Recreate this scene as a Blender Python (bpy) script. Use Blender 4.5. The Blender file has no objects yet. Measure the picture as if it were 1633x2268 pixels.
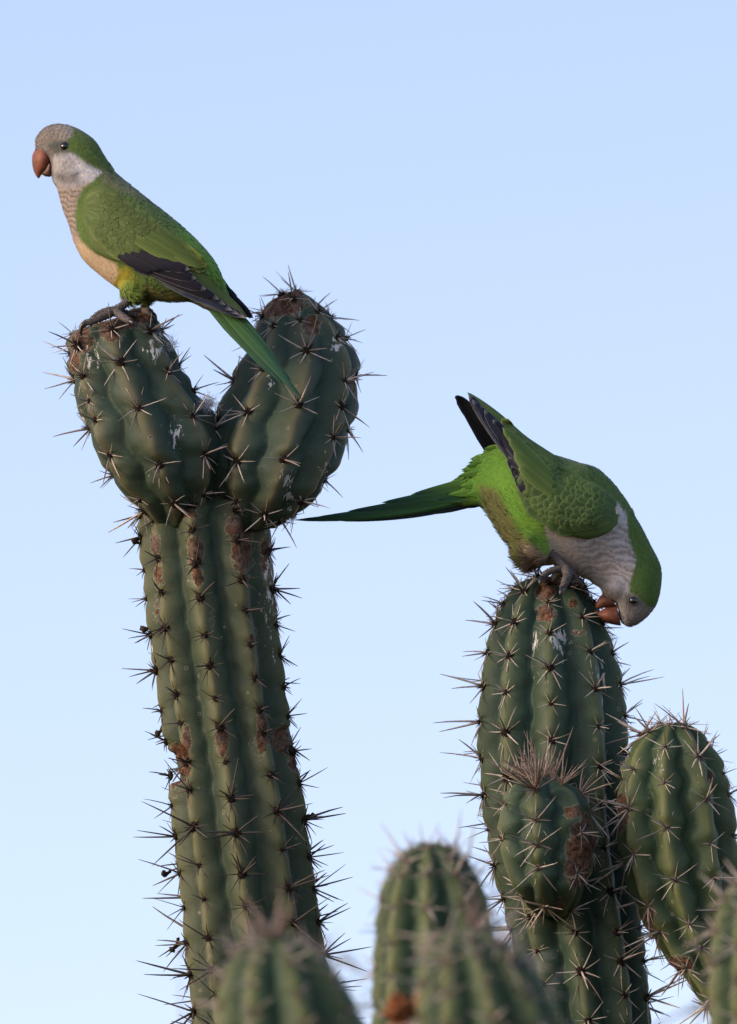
import bpy, bmesh, math, random
import numpy as np
from mathutils import Vector, Matrix, noise
from mathutils.bvhtree import BVHTree

random.seed(7)
SC = bpy.context.scene
COL = SC.collection

# ------------------------------------------------------------------ camera
PITCH = math.radians(12.0)
DIST = 9.0                       # metres from the camera to the plane of the birds
CAM = Vector((0.0, -DIST, 1.6))
LENS = 411.0
cam_d = bpy.data.cameras.new('camera')
cam_d.sensor_fit = 'VERTICAL'; cam_d.sensor_height = 36.0; cam_d.lens = LENS
cam_d.clip_start = 0.1; cam_d.clip_end = 2000
cam_d.dof.use_dof = True
cam_d.dof.focus_distance = DIST / math.cos(PITCH) - 0.03
cam_d.dof.aperture_fstop = 8.0
cam = bpy.data.objects.new('camera', cam_d)
cam.location = CAM; cam.rotation_euler = (math.pi / 2 + PITCH, 0, 0)
COL.objects.link(cam); SC.camera = cam

# ------------------------------------------------------------------ sky, sun, exposure
SUN_EL = math.radians(22.0)
SUN_AZ = math.radians(250.0)     # clockwise from +Y: low on the left
world = bpy.data.worlds.new('World'); SC.world = world; world.use_nodes = True
wn = world.node_tree.nodes; wl = world.node_tree.links
wn.clear()
sky = wn.new('ShaderNodeTexSky'); sky.sky_type = 'NISHITA'; sky.sun_disc = False
sky.sun_elevation = SUN_EL; sky.sun_rotation = SUN_AZ
sky.altitude = 50; sky.air_density = 1.0; sky.dust_density = 1.3; sky.ozone_density = 1.0
bg = wn.new('ShaderNodeBackground'); bg.inputs['Strength'].default_value = 0.15
wo = wn.new('ShaderNodeOutputWorld')
tint = wn.new('ShaderNodeMix'); tint.data_type = 'RGBA'; tint.blend_type = 'MULTIPLY'; tint.inputs[0].default_value = 1.0
tint.inputs[7].default_value = (1.05, 0.905, 0.965, 1)      # a slightly violet evening sky, the same all round
wl.new(sky.outputs[0], tint.inputs[6]); wl.new(tint.outputs[2], bg.inputs['Color']); wl.new(bg.outputs[0], wo.inputs['Surface'])
sun_d = bpy.data.lights.new('sun', 'SUN'); sun_d.energy = 1.35; sun_d.angle = math.radians(10)
sun_d.color = (1.0, 0.80, 0.58)
sun = bpy.data.objects.new('sun', sun_d); COL.objects.link(sun)
sdir = Vector((math.sin(SUN_AZ) * math.cos(SUN_EL), math.cos(SUN_AZ) * math.cos(SUN_EL), math.sin(SUN_EL)))
sun.rotation_euler = (-sdir).to_track_quat('-Z', 'Y').to_euler()
sun.location = (-4, -6, 8)
vs = SC.view_settings
vs.view_transform = 'Standard'; vs.look = 'None'; vs.exposure = 0.93; vs.gamma = 1.0; vs.use_curve_mapping = False
SC.render.film_transparent = False
SC.cycles.use_denoising = True

# ------------------------------------------------------------------ drawing units -> metres
# shapes are drafted on a side elevation (u to the right, v down, 2268 units = picture height at the
# birds' distance) and given their depth in metres
KPX = (36.0 / LENS) / 2268.0
FWD = Vector((0, math.cos(PITCH), math.sin(PITCH)))
UPV = Vector((0, -math.sin(PITCH), math.cos(PITCH)))
S = KPX * DIST / math.cos(PITCH)          # metres per unit


def P(u, v, y=0.0):
    d = FWD + Vector((1, 0, 0)) * ((u - 816.5) * KPX) + UPV * ((1134 - v) * KPX)
    return CAM + d * ((y - CAM.y) / d.y)


def v_at_ground(y, z=-0.05):
    w = Vector((0, y, z)) - CAM
    return 1134 - (w.dot(UPV) / w.dot(FWD)) / KPX


# ------------------------------------------------------------------ helpers
def new_mesh(name, verts, faces, mats, cols=None, smooth=True, colname='Col', fmat=None, recalc=False):
    me = bpy.data.meshes.new(name)
    me.from_pydata([tuple(v) for v in verts], [], faces)
    if recalc:
        bm = bmesh.new(); bm.from_mesh(me)
        bmesh.ops.recalc_face_normals(bm, faces=bm.faces)
        bm.to_mesh(me); bm.free()
    for m in (mats if isinstance(mats, (list, tuple)) else [mats]):
        me.materials.append(m)
    if cols is not None:
        a = me.color_attributes.new(colname, 'FLOAT_COLOR', 'POINT')
        arr = np.ones((len(verts), 4), dtype=np.float32)
        arr[:, :3] = np.asarray(cols, dtype=np.float32)[:, :3]
        a.data.foreach_set('color', arr.ravel())
    if smooth:
        me.polygons.foreach_set('use_smooth', [True] * len(me.polygons))
    if fmat is not None:
        me.polygons.foreach_set('material_index', fmat)
    me.update()
    return me


def link(name, me, parent=None, loc=None):
    o = bpy.data.objects.new(name, me); COL.objects.link(o)
    if parent is not None: o.parent = parent
    if loc is not None: o.location = loc
    return o


def thing(name, label, cat, loc, group=None):
    o = bpy.data.objects.new(name, None); COL.objects.link(o)
    o.empty_display_size = 0.05
    o.location = loc; o['label'] = label; o['category'] = cat
    if group: o['group'] = group
    return o


def catmull(pts, n):
    pts = np.asarray(pts, float)
    ext = np.vstack([2 * pts[0] - pts[1], pts, 2 * pts[-1] - pts[-2]])
    out = []
    m = len(pts) - 1
    for q in np.linspace(0, m, n):
        i = min(int(q), m - 1); f = q - i
        p0, p1, p2, p3 = ext[i], ext[i + 1], ext[i + 2], ext[i + 3]
        out.append(0.5 * ((2 * p1) + (-p0 + p2) * f + (2 * p0 - 5 * p1 + 4 * p2 - p3) * f * f + (-p0 + 3 * p1 - 3 * p2 + p3) * f ** 3))
    return np.array(out)


def resample(pts, n_coarse, n):
    c = catmull(pts, n_coarse)
    mid = (c[:, :2] + c[:, 2:4]) / 2
    L = np.concatenate([[0], np.cumsum(np.linalg.norm(np.diff(mid, axis=0), axis=1) + 0.15 * np.abs(np.diff(np.linalg.norm(c[:, :2] - c[:, 2:4], axis=1))))])
    s = np.linspace(0, L[-1], n)
    return np.stack([np.interp(s, L, c[:, k]) for k in range(c.shape[1])], axis=1)


# ------------------------------------------------------------------ materials
def mat(name):
    m = bpy.data.materials.new(name); m.use_nodes = True
    nt = m.node_tree; b = nt.nodes['Principled BSDF']
    return m, nt, b


def N(nt, typ, **kw):
    n = nt.nodes.new(typ)
    for k, v in kw.items():
        if k in n.bl_rna.properties.keys() and k not in ('inputs', 'outputs'):
            setattr(n, k, v)
        else:
            n.inputs[k].default_value = v
    return n


def noise_n(nt, vec, scale, detail=3, rough=0.6, dist=0.0):
    n = nt.nodes.new('ShaderNodeTexNoise')
    n.inputs['Scale'].default_value = scale; n.inputs['Detail'].default_value = detail
    n.inputs['Roughness'].default_value = rough; n.inputs['Distortion'].default_value = dist
    nt.links.new(vec, n.inputs['Vector'])
    return n.outputs['Fac']


def ramp(nt, fac, stops):
    r = nt.nodes.new('ShaderNodeValToRGB')
    el = r.color_ramp.elements
    while len(el) < len(stops): el.new(0.5)
    for e, (p, c) in zip(el, stops):
        e.position = p; e.color = (c[0], c[1], c[2], 1) if not isinstance(c, (int, float)) else (c, c, c, 1)
    nt.links.new(fac, r.inputs['Fac'])
    return r.outputs['Color']


def mixc(nt, fac, a, b, mode='MIX'):
    m = nt.nodes.new('ShaderNodeMix'); m.data_type = 'RGBA'; m.blend_type = mode
    for i, x in ((0, fac), (6, a), (7, b)):
        if hasattr(x, 'links'): nt.links.new(x, m.inputs[i])
        elif isinstance(x, (int, float)): m.inputs[i].default_value = x
        else: m.inputs[i].default_value = (x[0], x[1], x[2], 1)
    return m.outputs[2]


def math_n(nt, op, a, b=None, clamp=False):
    m = nt.nodes.new('ShaderNodeMath'); m.operation = op; m.use_clamp = clamp
    for i, x in ((0, a), (1, b)):
        if x is None: continue
        if hasattr(x, 'links'): nt.links.new(x, m.inputs[i])
        else: m.inputs[i].default_value = x
    return m.outputs[0]


def cactus_material(name, g1, g2, ridge_c, crest_pow=2.0, cork=0.7):
    m, nt, b = mat(name)
    tc = nt.nodes.new('ShaderNodeTexCoord'); vec = tc.outputs['Object']
    at = nt.nodes.new('ShaderNodeAttribute'); at.attribute_name = 'Col'
    sep = nt.nodes.new('ShaderNodeSeparateColor'); nt.links.new(at.outputs['Color'], sep.inputs[0])
    ridge, scar, pale = sep.outputs[0], sep.outputs[1], sep.outputs[2]
    n_big = noise_n(nt, vec, 22, 4, 0.6)
    n_mid = noise_n(nt, vec, 90, 5, 0.65)
    n_fine = noise_n(nt, vec, 480, 4, 0.7)
    green = mixc(nt, ramp(nt, n_big, [(0.35, 0.0), (0.65, 1.0)]), g1, g2)
    green = mixc(nt, ramp(nt, n_mid, [(0.3, 0.0), (0.75, 0.55)]), green, (g1[0] * 0.62, g1[1] * 0.66, g1[2] * 0.7))
    # rib crest: yellower skin
    rm = math_n(nt, 'MULTIPLY', math_n(nt, 'POWER', ridge, crest_pow), 0.85)
    green = mixc(nt, rm, green, ridge_c)
    # corky line along parts of the crest
    crest = math_n(nt, 'GREATER_THAN', math_n(nt, 'ADD', ridge, math_n(nt, 'MULTIPLY', n_mid, 0.11)), 1.032)
    crest = math_n(nt, 'MULTIPLY', crest, ramp(nt, noise_n(nt, vec, 30, 3), [(0.45, 0.0), (0.6, cork)]))
    green = mixc(nt, crest, green, (0.27, 0.20, 0.12))
    # grey dusty bloom
    green = mixc(nt, ramp(nt, n_fine, [(0.52, 0.0), (0.85, 0.14)]), green, (0.20, 0.22, 0.17))
    # corky brown scars with ragged edges
    sn = math_n(nt, 'ADD', scar, math_n(nt, 'MULTIPLY', math_n(nt, 'SUBTRACT', noise_n(nt, vec, 62, 5, 0.7), 0.5), 2.0))
    sn = math_n(nt, 'ADD', sn, math_n(nt, 'MULTIPLY', math_n(nt, 'SUBTRACT', n_fine, 0.5), 0.5))
    sm = ramp(nt, sn, [(0.42, 0.0), (0.56, 1.0)])
    brown = ramp(nt, noise_n(nt, vec, 170, 6, 0.8, 0.8), [(0.30, (0.010, 0.007, 0.005)), (0.43, (0.040, 0.022, 0.014)), (0.53, (0.12, 0.055, 0.027)), (0.62, (0.17, 0.10, 0.06)), (0.76, (0.34, 0.28, 0.21))])
    brown = mixc(nt, ramp(nt, noise_n(nt, vec, 55, 4, 0.7), [(0.45, 0.0), (0.62, 0.75)]), brown, mixc(nt, ramp(nt, n_fine, [(0.4, 0.0), (0.65, 1.0)]), (0.045, 0.036, 0.030), (0.21, 0.175, 0.145)))
    col = mixc(nt, sm, green, brown)
    # pale rim round the scars
    rim = ramp(nt, sn, [(0.36, 0.0), (0.43, 0.55), (0.47, 0.0)])
    col = mixc(nt, rim, col, (0.30, 0.28, 0.19))
    # chalky droppings and scratches
    mp = nt.nodes.new('ShaderNodeMapping'); mp.inputs['Scale'].default_value = (1, 1, 0.3)
    nt.links.new(vec, mp.inputs['Vector'])
    pn = noise_n(nt, mp.outputs[0], 260, 4, 0.7, 0.3)
    pm = ramp(nt, math_n(nt, 'ADD', pn, math_n(nt, 'MULTIPLY', pale, 0.22)), [(0.735, 0.0), (0.76, 0.9)])
    col = mixc(nt, pm, col, (0.52, 0.52, 0.48))
    # small round pocks
    vo = nt.nodes.new('ShaderNodeTexVoronoi'); vo.inputs['Scale'].default_value = 105; vo.inputs['Randomness'].default_value = 1.0
    nt.links.new(vec, vo.inputs['Vector'])
    sc_ = nt.nodes.new('ShaderNodeSeparateColor'); nt.links.new(vo.outputs['Color'], sc_.inputs[0])
    has = math_n(nt, 'GREATER_THAN', sc_.outputs[0], 0.80)
    dd = math_n(nt, 'ADD', vo.outputs['Distance'], math_n(nt, 'MULTIPLY', sc_.outputs[1], 0.10))
    col = mixc(nt, math_n(nt, 'MULTIPLY', has, ramp(nt, dd, [(0.17, 0.55), (0.23, 0.0)])), col, (0.24, 0.23, 0.17))
    col = mixc(nt, math_n(nt, 'MULTIPLY', has, ramp(nt, dd, [(0.11, 0.9), (0.15, 0.0)])), col, (0.05, 0.033, 0.022))
    # dark dirt washed down from the crest
    mp2 = nt.nodes.new('ShaderNodeMapping'); mp2.inputs['Scale'].default_value = (1, 1, 0.22)
    nt.links.new(vec, mp2.inputs['Vector'])
    col = mixc(nt, ramp(nt, noise_n(nt, mp2.outputs[0], 75, 5, 0.7), [(0.55, 0.0), (0.78, 0.55)]), col, (0.028, 0.030, 0.020))
    nt.links.new(col, b.inputs['Base Color'])
    rg = mixc(nt, sm, (0.60, 0.60, 0.60), (0.97, 0.97, 0.97))
    nt.links.new(rg, b.inputs['Roughness'])
    b.inputs['Specular IOR Level'].default_value = 0.2
    bp = nt.nodes.new('ShaderNodeBump'); bp.inputs['Strength'].default_value = 0.35; bp.inputs['Distance'].default_value = 0.0012
    h = math_n(nt, 'ADD', math_n(nt, 'MULTIPLY', n_mid, 0.6), math_n(nt, 'MULTIPLY', n_fine, math_n(nt, 'ADD', 0.15, math_n(nt, 'MULTIPLY', sm, 1.4))))
    nt.links.new(h, bp.inputs['Height']); nt.links.new(bp.outputs[0], b.inputs['Normal'])
    return m


M_CACT = cactus_material('cactus_skin', (0.031, 0.055, 0.034), (0.048, 0.069, 0.036), (0.125, 0.124, 0.052), 2.4)
M_CACT_L = cactus_material('cactus_skin_lobe', (0.028, 0.053, 0.036), (0.040, 0.063, 0.036), (0.140, 0.128, 0.066), 4.0, 0.9)
M_CACT_B = cactus_material('cactus_skin_blue', (0.024, 0.054, 0.036), (0.036, 0.065, 0.037), (0.108, 0.128, 0.054), 3.0)
M_CACT_Y = cactus_material('cactus_skin_young', (0.027, 0.060, 0.031), (0.042, 0.072, 0.031), (0.135, 0.150, 0.052), 2.6)


def spine_material(name, base, mid, tip):
    m, nt, b = mat(name)
    at = nt.nodes.new('ShaderNodeAttribute'); at.attribute_name = 'Col'
    sep = nt.nodes.new('ShaderNodeSeparateColor'); nt.links.new(at.outputs['Color'], sep.inputs[0])
    c = ramp(nt, sep.outputs[0], [(0.0, base), (0.22, mid), (0.85, mid), (1.0, tip)])
    tc = nt.nodes.new('ShaderNodeTexCoord')
    n = noise_n(nt, tc.outputs['Object'], 420, 3)
    c = mixc(nt, ramp(nt, n, [(0.4, 0.0), (0.7, 0.6)]), c, (mid[0] * 0.45, mid[1] * 0.4, mid[2] * 0.38))
    c = mixc(nt, sep.outputs[1], c, (mid[0] * 0.3, mid[1] * 0.26, mid[2] * 0.24))
    nt.links.new(c, b.inputs['Base Color'])
    b.inputs['Roughness'].default_value = 0.55; b.inputs['Specular IOR Level'].default_value = 0.3
    return m


M_SP_GREY = spine_material('spine_grey', (0.09, 0.065, 0.048), (0.50, 0.45, 0.39), (0.22, 0.18, 0.15))
M_SP_DARK = spine_material('spine_dark', (0.03, 0.022, 0.018), (0.10, 0.08, 0.065), (0.05, 0.04, 0.035))
M_SP_NEW = spine_material('spine_new', (0.20, 0.12, 0.08), (0.33, 0.26, 0.21), (0.16, 0.12, 0.10))


def pad_material(name, c1, c2):
    m, nt, b = mat(name)
    tc = nt.nodes.new('ShaderNodeTexCoord')
    n = noise_n(nt, tc.outputs['Object'], 700, 4, 0.7)
    nt.links.new(ramp(nt, n, [(0.35, c1), (0.7, c2)]), b.inputs['Base Color'])
    b.inputs['Roughness'].default_value = 1.0; b.inputs['Specular IOR Level'].default_value = 0.1
    bp = nt.nodes.new('ShaderNodeBump'); bp.inputs['Strength'].default_value = 0.8; bp.inputs['Distance'].default_value = 0.001
    nt.links.new(n, bp.inputs['Height']); nt.links.new(bp.outputs[0], b.inputs['Normal'])
    return m


M_PAD_DARK = pad_material('areole_dark', (0.012, 0.009, 0.007), (0.045, 0.032, 0.024))
M_PAD_GREY = pad_material('areole_grey', (0.035, 0.026, 0.020), (0.20, 0.16, 0.13))


def attr_material(name, rough=0.75, spec=0.25, grain=0.25, sheen=0.0, scale=(300, 300, 300)):
    m, nt, b = mat(name)
    at = nt.nodes.new('ShaderNodeAttribute'); at.attribute_name = 'Col'
    tc = nt.nodes.new('ShaderNodeTexCoord')
    mp = nt.nodes.new('ShaderNodeMapping'); mp.inputs['Scale'].default_value = scale
    nt.links.new(tc.outputs['Object'], mp.inputs['Vector'])
    n = noise_n(nt, mp.outputs[0], 1.6, 4, 0.7)
    f = ramp(nt, n, [(0.25, 1.0 - grain), (0.75, 1.0 + grain * 0.6)])
    nt.links.new(mixc(nt, 1.0, at.outputs['Color'], f, 'MULTIPLY'), b.inputs['Base Color'])
    b.inputs['Roughness'].default_value = rough; b.inputs['Specular IOR Level'].default_value = spec
    if sheen:
        b.inputs['Sheen Weight'].default_value = sheen; b.inputs['Sheen Roughness'].default_value = 0.5
    return m


M_PLUME = attr_material('plumage', 0.9, 0.10, 0.14, 0.10)
M_FEATHER = attr_material('vaned_feather', 0.68, 0.12, 0.18, 0.0, (500, 500, 500))


def plain(name, col, rough, spec=0.4, nscale=200, var=0.35, bump=0.0):
    m, nt, b = mat(name)
    tc = nt.nodes.new('ShaderNodeTexCoord')
    n = noise_n(nt, tc.outputs['Object'], nscale, 4, 0.65)
    c = ramp(nt, n, [(0.3, tuple(x * (1 - var) for x in col)), (0.7, tuple(min(1, x * (1 + var)) for x in col))])
    nt.links.new(c, b.inputs['Base Color'])
    b.inputs['Roughness'].default_value = rough; b.inputs['Specular IOR Level'].default_value = spec
    if bump:
        bp = nt.nodes.new('ShaderNodeBump'); bp.inputs['Strength'].default_value = bump; bp.inputs['Distance'].default_value = 0.001
        nt.links.new(n, bp.inputs['Height']); nt.links.new(bp.outputs[0], b.inputs['Normal'])
    return m


M_BEAK = plain('beak_horn', (0.165, 0.056, 0.030), 0.55, 0.3, 110, 0.45)
M_BEAK_L = plain('beak_lower_horn', (0.125, 0.046, 0.028), 0.55, 0.3, 110, 0.45)
M_BEAK_D = plain('beak_lower', (0.085, 0.036, 0.025), 0.5, 0.4, 140, 0.25)
M_EYE = plain('eye_black', (0.006, 0.005, 0.004), 0.06, 0.8, 100, 0.1)
M_LID = plain('eyelid_skin', (0.10, 0.098, 0.092), 0.8, 0.2, 900, 0.35, 0.5)
M_FOOT = plain('scaly_foot', (0.088, 0.078, 0.072), 0.8, 0.25, 650, 0.8, 1.0)
M_CLAW = plain('claw', (0.022, 0.018, 0.016), 0.35, 0.5, 300, 0.3)
M_DOWN = plain('white_down', (0.62, 0.62, 0.64), 1.0, 0.05, 300, 0.1)
M_RUST = plain('rust_husk', (0.22, 0.085, 0.032), 0.9, 0.15, 70, 0.6, 0.8)
M_TWIG = plain('dry_twig', (0.20, 0.17, 0.16), 0.9, 0.1, 60, 0.3)
M_SOIL = plain('dry_soil', (0.085, 0.070, 0.045), 1.0, 0.1, 3, 0.35, 0.3)

# ------------------------------------------------------------------ ground (below the picture)
gn = 24
gv, gf = [], []
for j in range(gn + 1):
    for i in range(gn + 1):
        x = (i / gn - 0.5) * 2; y = (j / gn - 0.5) * 2
        x = math.copysign(abs(x) ** 2.5, x) * 400; y = math.copysign(abs(y) ** 2.5, y) * 400
        gv.append((x, y, 0.05 * noise.noise(Vector((x * 0.4, y * 0.4, 0)))))
for j in range(gn):
    for i in range(gn):
        a = j * (gn + 1) + i
        gf.append((a, a + 1, a + gn + 2, a + gn + 1))
g = link('ground', new_mesh('ground', gv, gf, M_SOIL)); g['kind'] = 'structure'


# ------------------------------------------------------------------ spine clusters (shared meshes)
def cone_spine(V, F, C, FM, p0, d, L, r, bend, mi, dark=0.0, nside=5):
    """one curved, tapering spine"""
    d = d.normalized()
    side = d.orthogonal().normalized()
    b2 = d.cross(side)
    i0 = len(V)
    rows = ((0, 1.15), (0.3, 1.0), (0.68, 0.72), (0.93, 0.34))
    for t, k in rows:
        c = p0 + d * (L * t) + bend * (L * t * t)
        for a in range(nside):
            th = 2 * math.pi * a / nside
            V.append(c + side * (math.cos(th) * r * k) + b2 * (math.sin(th) * r * k)); C.append((t, dark, 0))
    V.append(p0 + d * L + bend * L); C.append((1, dark, 0))
    for j in range(len(rows) - 1):
        for a in range(nside):
            q = (a + 1) % nside
            F.append((i0 + j * nside + a, i0 + j * nside + q, i0 + (j + 1) * nside + q, i0 + (j + 1) * nside + a)); FM.append(mi)
    for a in range(nside):
        F.append((i0 + 3 * nside + a, i0 + 3 * nside + (a + 1) % nside, len(V) - 1)); FM.append(mi)


def spine_cluster_mesh(seed, n_rad, rad, n_cen, cen, r0, pad, smat, pmat, up_bias=0.0, spread=(62, 88), fuzz=10):
    R = random.Random(seed)
    V, F, C, FM = [], [], [], []
    # woolly pad
    bm = bmesh.new(); bmesh.ops.create_icosphere(bm, subdivisions=2, radius=1.0)
    for v in bm.verts:
        k = 1 + 0.35 * noise.noise(v.co * 2.1 + Vector((seed * 3.1, 0, 0)))
        V.append(Vector((v.co.x * pad * 0.85 * k, v.co.y * pad * 1.1 * k, v.co.z * pad * 0.62 * k))); C.append((0, 0, 0))
    for f in bm.faces:
        F.append(tuple(v.index for v in f.verts)); FM.append(1)
    bm.free()
    for i in range(fuzz):
        a = R.uniform(0, 6.28); t = math.radians(R.uniform(15, 85))
        d = Vector((math.cos(a) * math.sin(t), math.sin(a) * math.sin(t), math.cos(t)))
        cone_spine(V, F, C, FM, d * pad * 0.3, d, pad * R.uniform(0.9, 1.7), r0 * 0.5, Vector((0, 0, 0)), 1, 0.6, 3)
    off = R.uniform(0, 6.28)
    for i in range(n_rad):
        a = off + 2 * math.pi * (i + R.uniform(-0.3, 0.3)) / n_rad
        t = math.radians(R.uniform(*spread))
        d = Vector((math.cos(a) * math.sin(t), math.sin(a) * math.sin(t) + up_bias, math.cos(t)))
        L = R.uniform(*rad) * (1.0 if math.sin(a) < 0.4 else 0.72)
        cone_spine(V, F, C, FM, d * pad * 0.25, d, L, r0 * R.uniform(0.6, 0.95), Vector((R.uniform(-.1, .1), R.uniform(-.1, .1), R.uniform(-.12, .05))), 0, R.choice((0, 0, 0, .5, .9)))
    for i in range(n_cen):
        a = R.uniform(0, 6.28); t = math.radians(R.uniform(8, 50))
        d = Vector((math.cos(a) * math.sin(t), math.sin(a) * math.sin(t) + up_bias, math.cos(t)))
        cone_spine(V, F, C, FM, d * pad * 0.2, d, R.uniform(*cen), r0 * R.uniform(1.0, 1.4), Vector((R.uniform(-.1, .1), R.uniform(-.14, .05), R.uniform(-.05, .05))), 0, R.choice((0, 0, .4, .8)))
    return new_mesh('spine_cluster', V, F, [smat, pmat], C, True, 'Col', FM)


SPINES = {}
SPINES['lobe'] = [spine_cluster_mesh(10 + i, 6 + i % 2, (0.014, 0.031), 1 + i % 2, (0.020, 0.036), 0.00070, 0.0045, M_SP_GREY, M_PAD_DARK, fuzz=18) for i in range(8)]
SPINES['dark'] = [spine_cluster_mesh(30 + i, 6 + i % 4, (0.008, 0.017), 1 + i % 3, (0.010, 0.024), 0.00052, 0.0036, M_SP_DARK, M_PAD_DARK) for i in range(8)]
SPINES['darklong'] = [spine_cluster_mesh(50 + i, 7 + i % 4, (0.009, 0.022), 2 + i % 3, (0.018, 0.040), 0.00062, 0.0037, M_SP_DARK, M_PAD_DARK) for i in range(8)]
SPINES['grey'] = [spine_cluster_mesh(70 + i, 7 + i % 3, (0.012, 0.024), 1 + i % 2, (0.014, 0.027), 0.00064, 0.0039, M_SP_GREY, M_PAD_DARK, fuzz=16) for i in range(8)]
SPINES['greylong'] = [spine_cluster_mesh(170 + i, 8 + i % 3, (0.012, 0.024), 2 + i % 2, (0.022, 0.040), 0.00062, 0.0037, M_SP_GREY, M_PAD_DARK, fuzz=14) for i in range(8)]
SPINES['young'] = [spine_cluster_mesh(90 + i, 7 + i % 3, (0.014, 0.027), 1 + i % 2, (0.018, 0.034), 0.00062, 0.0030, M_SP_GREY, M_PAD_GREY) for i in range(8)]
SPINES['tuft'] = [spine_cluster_mesh(110 + i, 9, (0.018, 0.036), 7, (0.025, 0.046), 0.00060, 0.0032, M_SP_NEW, M_PAD_GREY, 0.0, (25, 70), 6) for i in range(6)]
SPINES['blur'] = [spine_cluster_mesh(130 + i, 5 + i % 2, (0.012, 0.024), 1, (0.020, 0.032), 0.00062, 0.0030, M_SP_GREY, M_PAD_GREY, fuzz=4) for i in range(6)]


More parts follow.
